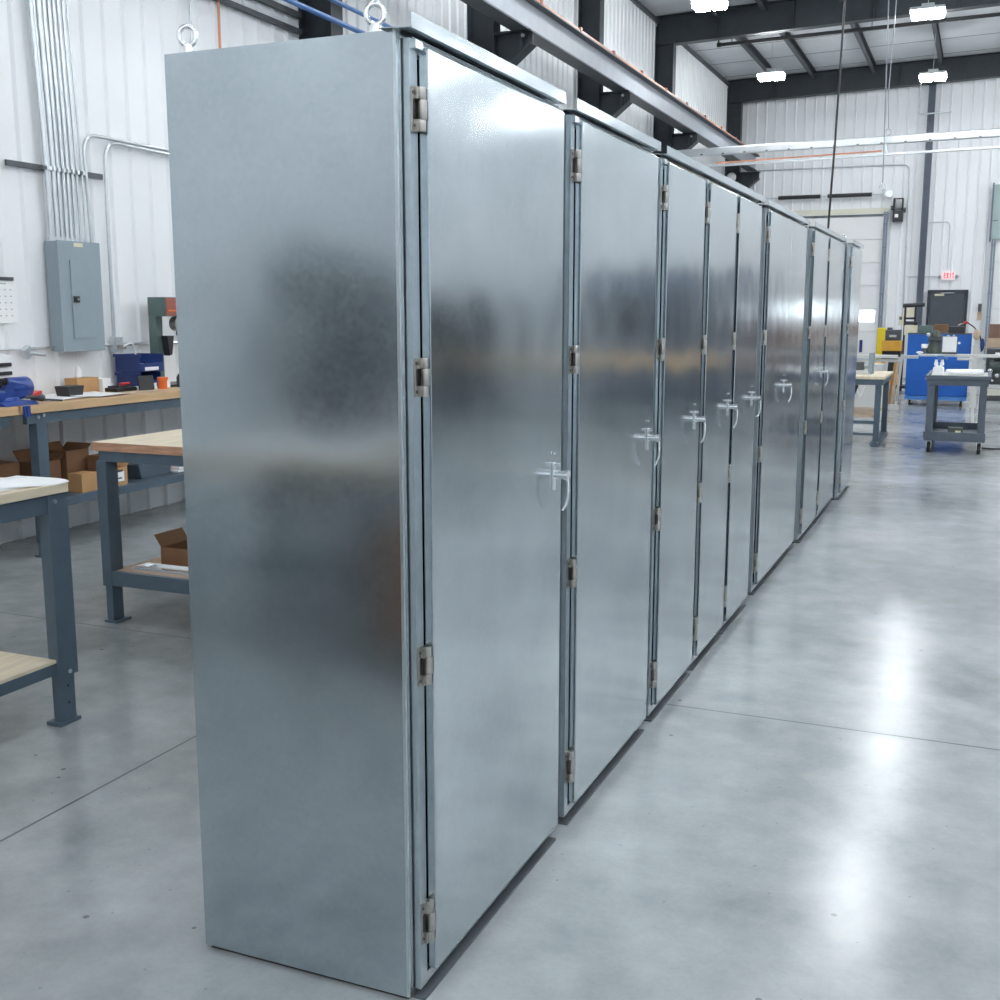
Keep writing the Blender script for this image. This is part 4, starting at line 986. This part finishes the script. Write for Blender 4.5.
mb = MB().cyl((-1.55,25,1.76),(-1.13,25,1.78),.042,14)
mb.box(-1.52,-1.48,24.97,25.03,.1,1.76).box(-1.32,-1.28,24.97,25.03,.1,1.76).box(-1.52,-1.28,24.97,25.03,1.48,1.52)
build('frame', mb, M['blackp'], t)
build('upper_box', MB().box(-1.475,-1.325,24.95,25.08,1.525,1.71), M['cream2'], t, bevel=.008)
build('middle_unit', MB().box(-1.50,-1.24,24.9,25.15,1.37,1.44), M['blackp'], t, bevel=.02)
build('lower_box', MB().box(-1.50,-1.25,24.9,25.15,1.16,1.36), M['cream2'], t, bevel=.01)
build('base', MB().box(-1.55,-1.22,24.8,25.3,.06,.12), M['blackp'], t)
for x in (-1.5,-1.27): build('wheel', MB().cyl((x-.02,24.9,.05),(x+.02,24.9,.05),.05,16), M['black'], t)
t = thing('control_panel', 'small cream control boxes on a pole left of the black trolley', 'control panel', (-1.62,26.6,0))
build('pole', MB().cyl((-1.66,26.6,0),(-1.66,26.6,1.62),.015,10), M['zinc'], t)
build('upper_box', MB().box(-1.62,-1.53,26.55,26.65,1.56,1.72), M['amber'], t, bevel=.008)
build('lower_box', MB().box(-1.72,-1.60,26.53,26.66,1.34,1.55).box(-1.71,-1.65,26.525,26.53,1.46,1.53,1), [M['cream2'],M['dkgrey']], t, bevel=.004)
build('white_cover', MB().box(-1.59,-1.51,26.55,26.65,1.36,1.555), M['paper'], t, bevel=.008)
# right edge group
t = thing('compressor', 'dark machine with cast fittings at the right edge behind the cart', 'compressor', (.5,23,0))
build('body', MB().box(.10,1.3,23.2,24.2,.28,.95), M['dkgrey'], t, bevel=.02)
build('pump', MB().cyl((.16,23.0,.62),(.45,23.0,.62),.13,18).cyl((.22,22.95,.80),(.42,22.95,.80),.06,14), M['olive'], t, bevel=.01)
build('polished_fittings', MB().cyl((.24,22.9,.86),(.42,22.9,.86),.035,14).sphere((.18,22.88,.55),.05).sphere((.30,22.86,.47),.045).cyl((.15,22.9,.42),(.24,22.9,.36),.02,10), M['chrome'], t)
build('skid', MB().box(.06,1.4,22.8,24.2,0,.05).box(.06,1.4,22.8,23.0,.10,.20,1), [M['dkgrey'],M['cream']], t)
t = thing('shelf_table', 'pale shelf table carrying brown boxes at the right edge', 'table', (.8,25,0))
build('table_top', MB().box(.05,1.9,24.8,25.6,.88,.92), M['tan'], t)
for x in (.10,1.8):
    for y in (24.9,25.5): build('leg', MB().box(x,x+.05,y,y+.05,0,.88), M['cinder'], t)
carton(.10,.75,24.85,25.3,.921,1.10,'lower wide brown carton on the shelf table at the right edge', 'tan', open_=False, group='cartons on the shelf table')
carton(.12,.80,24.9,25.3,1.112,1.38,'upper brown carton on the shelf table at the right edge', 'brown', open_=False, group='cartons on the shelf table')
conduit('floor_cable', [(.02,14.8,.008),(.12,14.65,.008),(.35,14.7,.008),(.7,14.9,.008)], .008, 'black cable lying on the floor right of the cart', 'black', cat='cable')

# ------------------------------------------------------------------ what the sheet metal mirrors (right and behind the camera)
def machine(x0,x1,y0,y1,z1,m,label,cat='machine'):
    t = thing('machine_enclosure', label, cat, ((x0+x1)/2,(y0+y1)/2,0))
    build('body', MB().box(x0,x1,y0,y1,.06,z1), M[m], t, bevel=.03)
    build('plinth', MB().box(x0+.04,x1-.04,y0+.04,y1-.04,0,.06), M['blackp'], t)
    build('viewing_window', MB().box(x0+(x1-x0)*.25,x0+(x1-x0)*.75,y0-.008,y0-.001,z1*.5,z1*.8), M['blackp'], t)
    build('door_bar', MB().cyl((x0+(x1-x0)*.8,y0-.04,z1*.45),(x0+(x1-x0)*.8,y0-.04,z1*.75),.015,10), M['zinc'], t)
    return t
machine(1.75,2.35,20.5,22,2.40,'machine','blue-grey machine tool outside the picture, mirrored in the third enclosure')
machine(2.75,5.0,20.5,22.3,2.45,'machine','large blue-grey machining centre outside the picture, mirrored in the doors')
machine(5.8,9.0,17.5,19.5,1.9,'dkgrey','dark machine outside the picture, mirrored in the nearest door')
machine(6.5,8.8,9.5,12.0,1.7,'machine','low blue-grey machine along the right wall, outside the picture')
def table(x0,x1,y0,y1,label):
    t = thing('assembly_table', label, 'table', ((x0+x1)/2,(y0+y1)/2,0))
    build('table_top', MB().box(x0,x1,y0,y1,.86,.92), M['cinnamon'], t)
    for x in (x0+.05,x1-.12):
        for y in (y0+.05,y1-.12): build('leg', MB().box(x,x+.07,y,y+.07,0,.86), M['bench'], t)
    build('shelf_panel', MB().box(x0+.05,x1-.05,y0+.3,y1-.3,.25,.28), M['bench'], t)
    return t
table(1.25,5.5,15.5,16.7,'long varnished assembly table outside the picture, mirrored in the doors')
table(1.8,4.2,18.4,19.3,'shorter varnished table outside the picture, mirrored in the middle doors')
for i, (x, y, z1, m) in enumerate(((2.0,27.5,1.2,'brown'),(3.0,27.5,1.5,'redcab'),(4.2,27.0,1.0,'brown'))):
    t = thing('stock_crate', ['brown crate','dull red crate','low brown crate'][i]+' outside the picture, mirrored in the far doors', 'crate', (x,y,0))
    build('body', MB().box(x-.45,x+.45,y-.4,y+.4,.10,z1), M[m], t, bevel=.01)
    for dx in (-.35,0,.35): build('runner', MB().box(x+dx-.05,x+dx+.05,y-.4,y+.4,0,.10), M['tan'], t)
for i, (x0, x1, y, z1, m) in enumerate(((-5.9,-4.7,-4.4,2.1,'dkgrey'),(-4.5,-3.5,-5.2,1.9,'machine'),(-3.2,-1.4,-6.2,2.2,'dkgrey'),(-1.1,.9,-6.2,1.7,'machine'))):
    t = thing('storage_cupboard', ['dark','blue-grey','wide dark','lower blue-grey'][i]+' cupboard behind the camera, mirrored in the side panel', 'cupboard', ((x0+x1)/2,y,0))
    build('body', MB().box(x0,x1,y-.5,y,.08,z1), M[m], t, bevel=.01)
    build('plinth', MB().box(x0+.03,x1-.03,y-.47,y-.03,0,.08), M['blackp'], t)
    xm = (x0+x1)/2
    for a, b in ((x0+.02,xm-.005),(xm+.005,x1-.02)): build('door', MB().box(a,b,y+.001,y+.02,.12,z1-.03), M[m], t, bevel=.004)
t = table(-3.9,-2.6,-1.3,-.25,'varnished table behind the camera covered with paper, mirrored in the side panel')
sheet('loose_papers', [(-3.85,-1.25),(-2.65,-1.25),(-2.65,-.30),(-3.85,-.30)], .9215, .004, 'paper', 'white paper covering the table behind the camera', 21)
t = thing('security_dome', 'white dome fixture on the far corner column under the beam', 'camera dome', (-6.1,29.42,5.0))
build('dome', MB().sphere((-6.12,29.42,5.0),.12), M['paper'], t)
build('stem', MB().cyl((-6.12,29.42,4.6),(-6.12,29.42,4.90),.03,12).box(-6.14,-5.98,29.40,29.569,4.60,4.66), M['dkgrey'], t)
t = thing('tool_cabinet', 'brown tool cabinet behind the camera, mirrored in the side panel', 'tool cabinet', (-2.25,-.35,0))
build('body', MB().box(-2.55,-1.95,-.6,-.1,.10,.62), M['brown'], t, bevel=.01)
for k in range(4): build('drawer', MB().box(-2.53,-1.97,-.099,-.08,.13+k*.12,.24+k*.12), M['brown'], t)
for cx in (-2.48,-2.02):
    for cy in (-.53,-.17): caster(t, cx, cy, .045, .10)

# ------------------------------------------------------------------ camera, world, view
cam = bpy.data.cameras.new('camera'); co = bpy.data.objects.new('camera', cam); C.objects.link(co)
cam.sensor_width = 36; cam.lens = 36*1123/1000; cam.clip_start = .05; cam.clip_end = 200
pitch = math.atan(188/1123); yaw = math.atan(484/math.hypot(1123,188))
co.location = (0,0,1.63); co.rotation_euler = (math.pi/2-pitch, 0, yaw)
S.camera = co
w = bpy.data.worlds.new('world'); S.world = w; w.use_nodes = True
w.node_tree.nodes['Background'].inputs['Color'].default_value = (.6,.7,.8,1)
w.node_tree.nodes['Background'].inputs['Strength'].default_value = .05
vs_ = S.view_settings; vs_.view_transform = 'Standard'; vs_.look = 'None'; vs_.gamma = 1; vs_.use_curve_mapping = False
vs_.exposure = 1.15
S.cycles.use_denoising = True
S.cycles.max_bounces = 8; S.cycles.diffuse_bounces = 5; S.cycles.glossy_bounces = 5
S.cycles.sample_clamp_indirect = 6
S.cycles.blur_glossy = 0.0
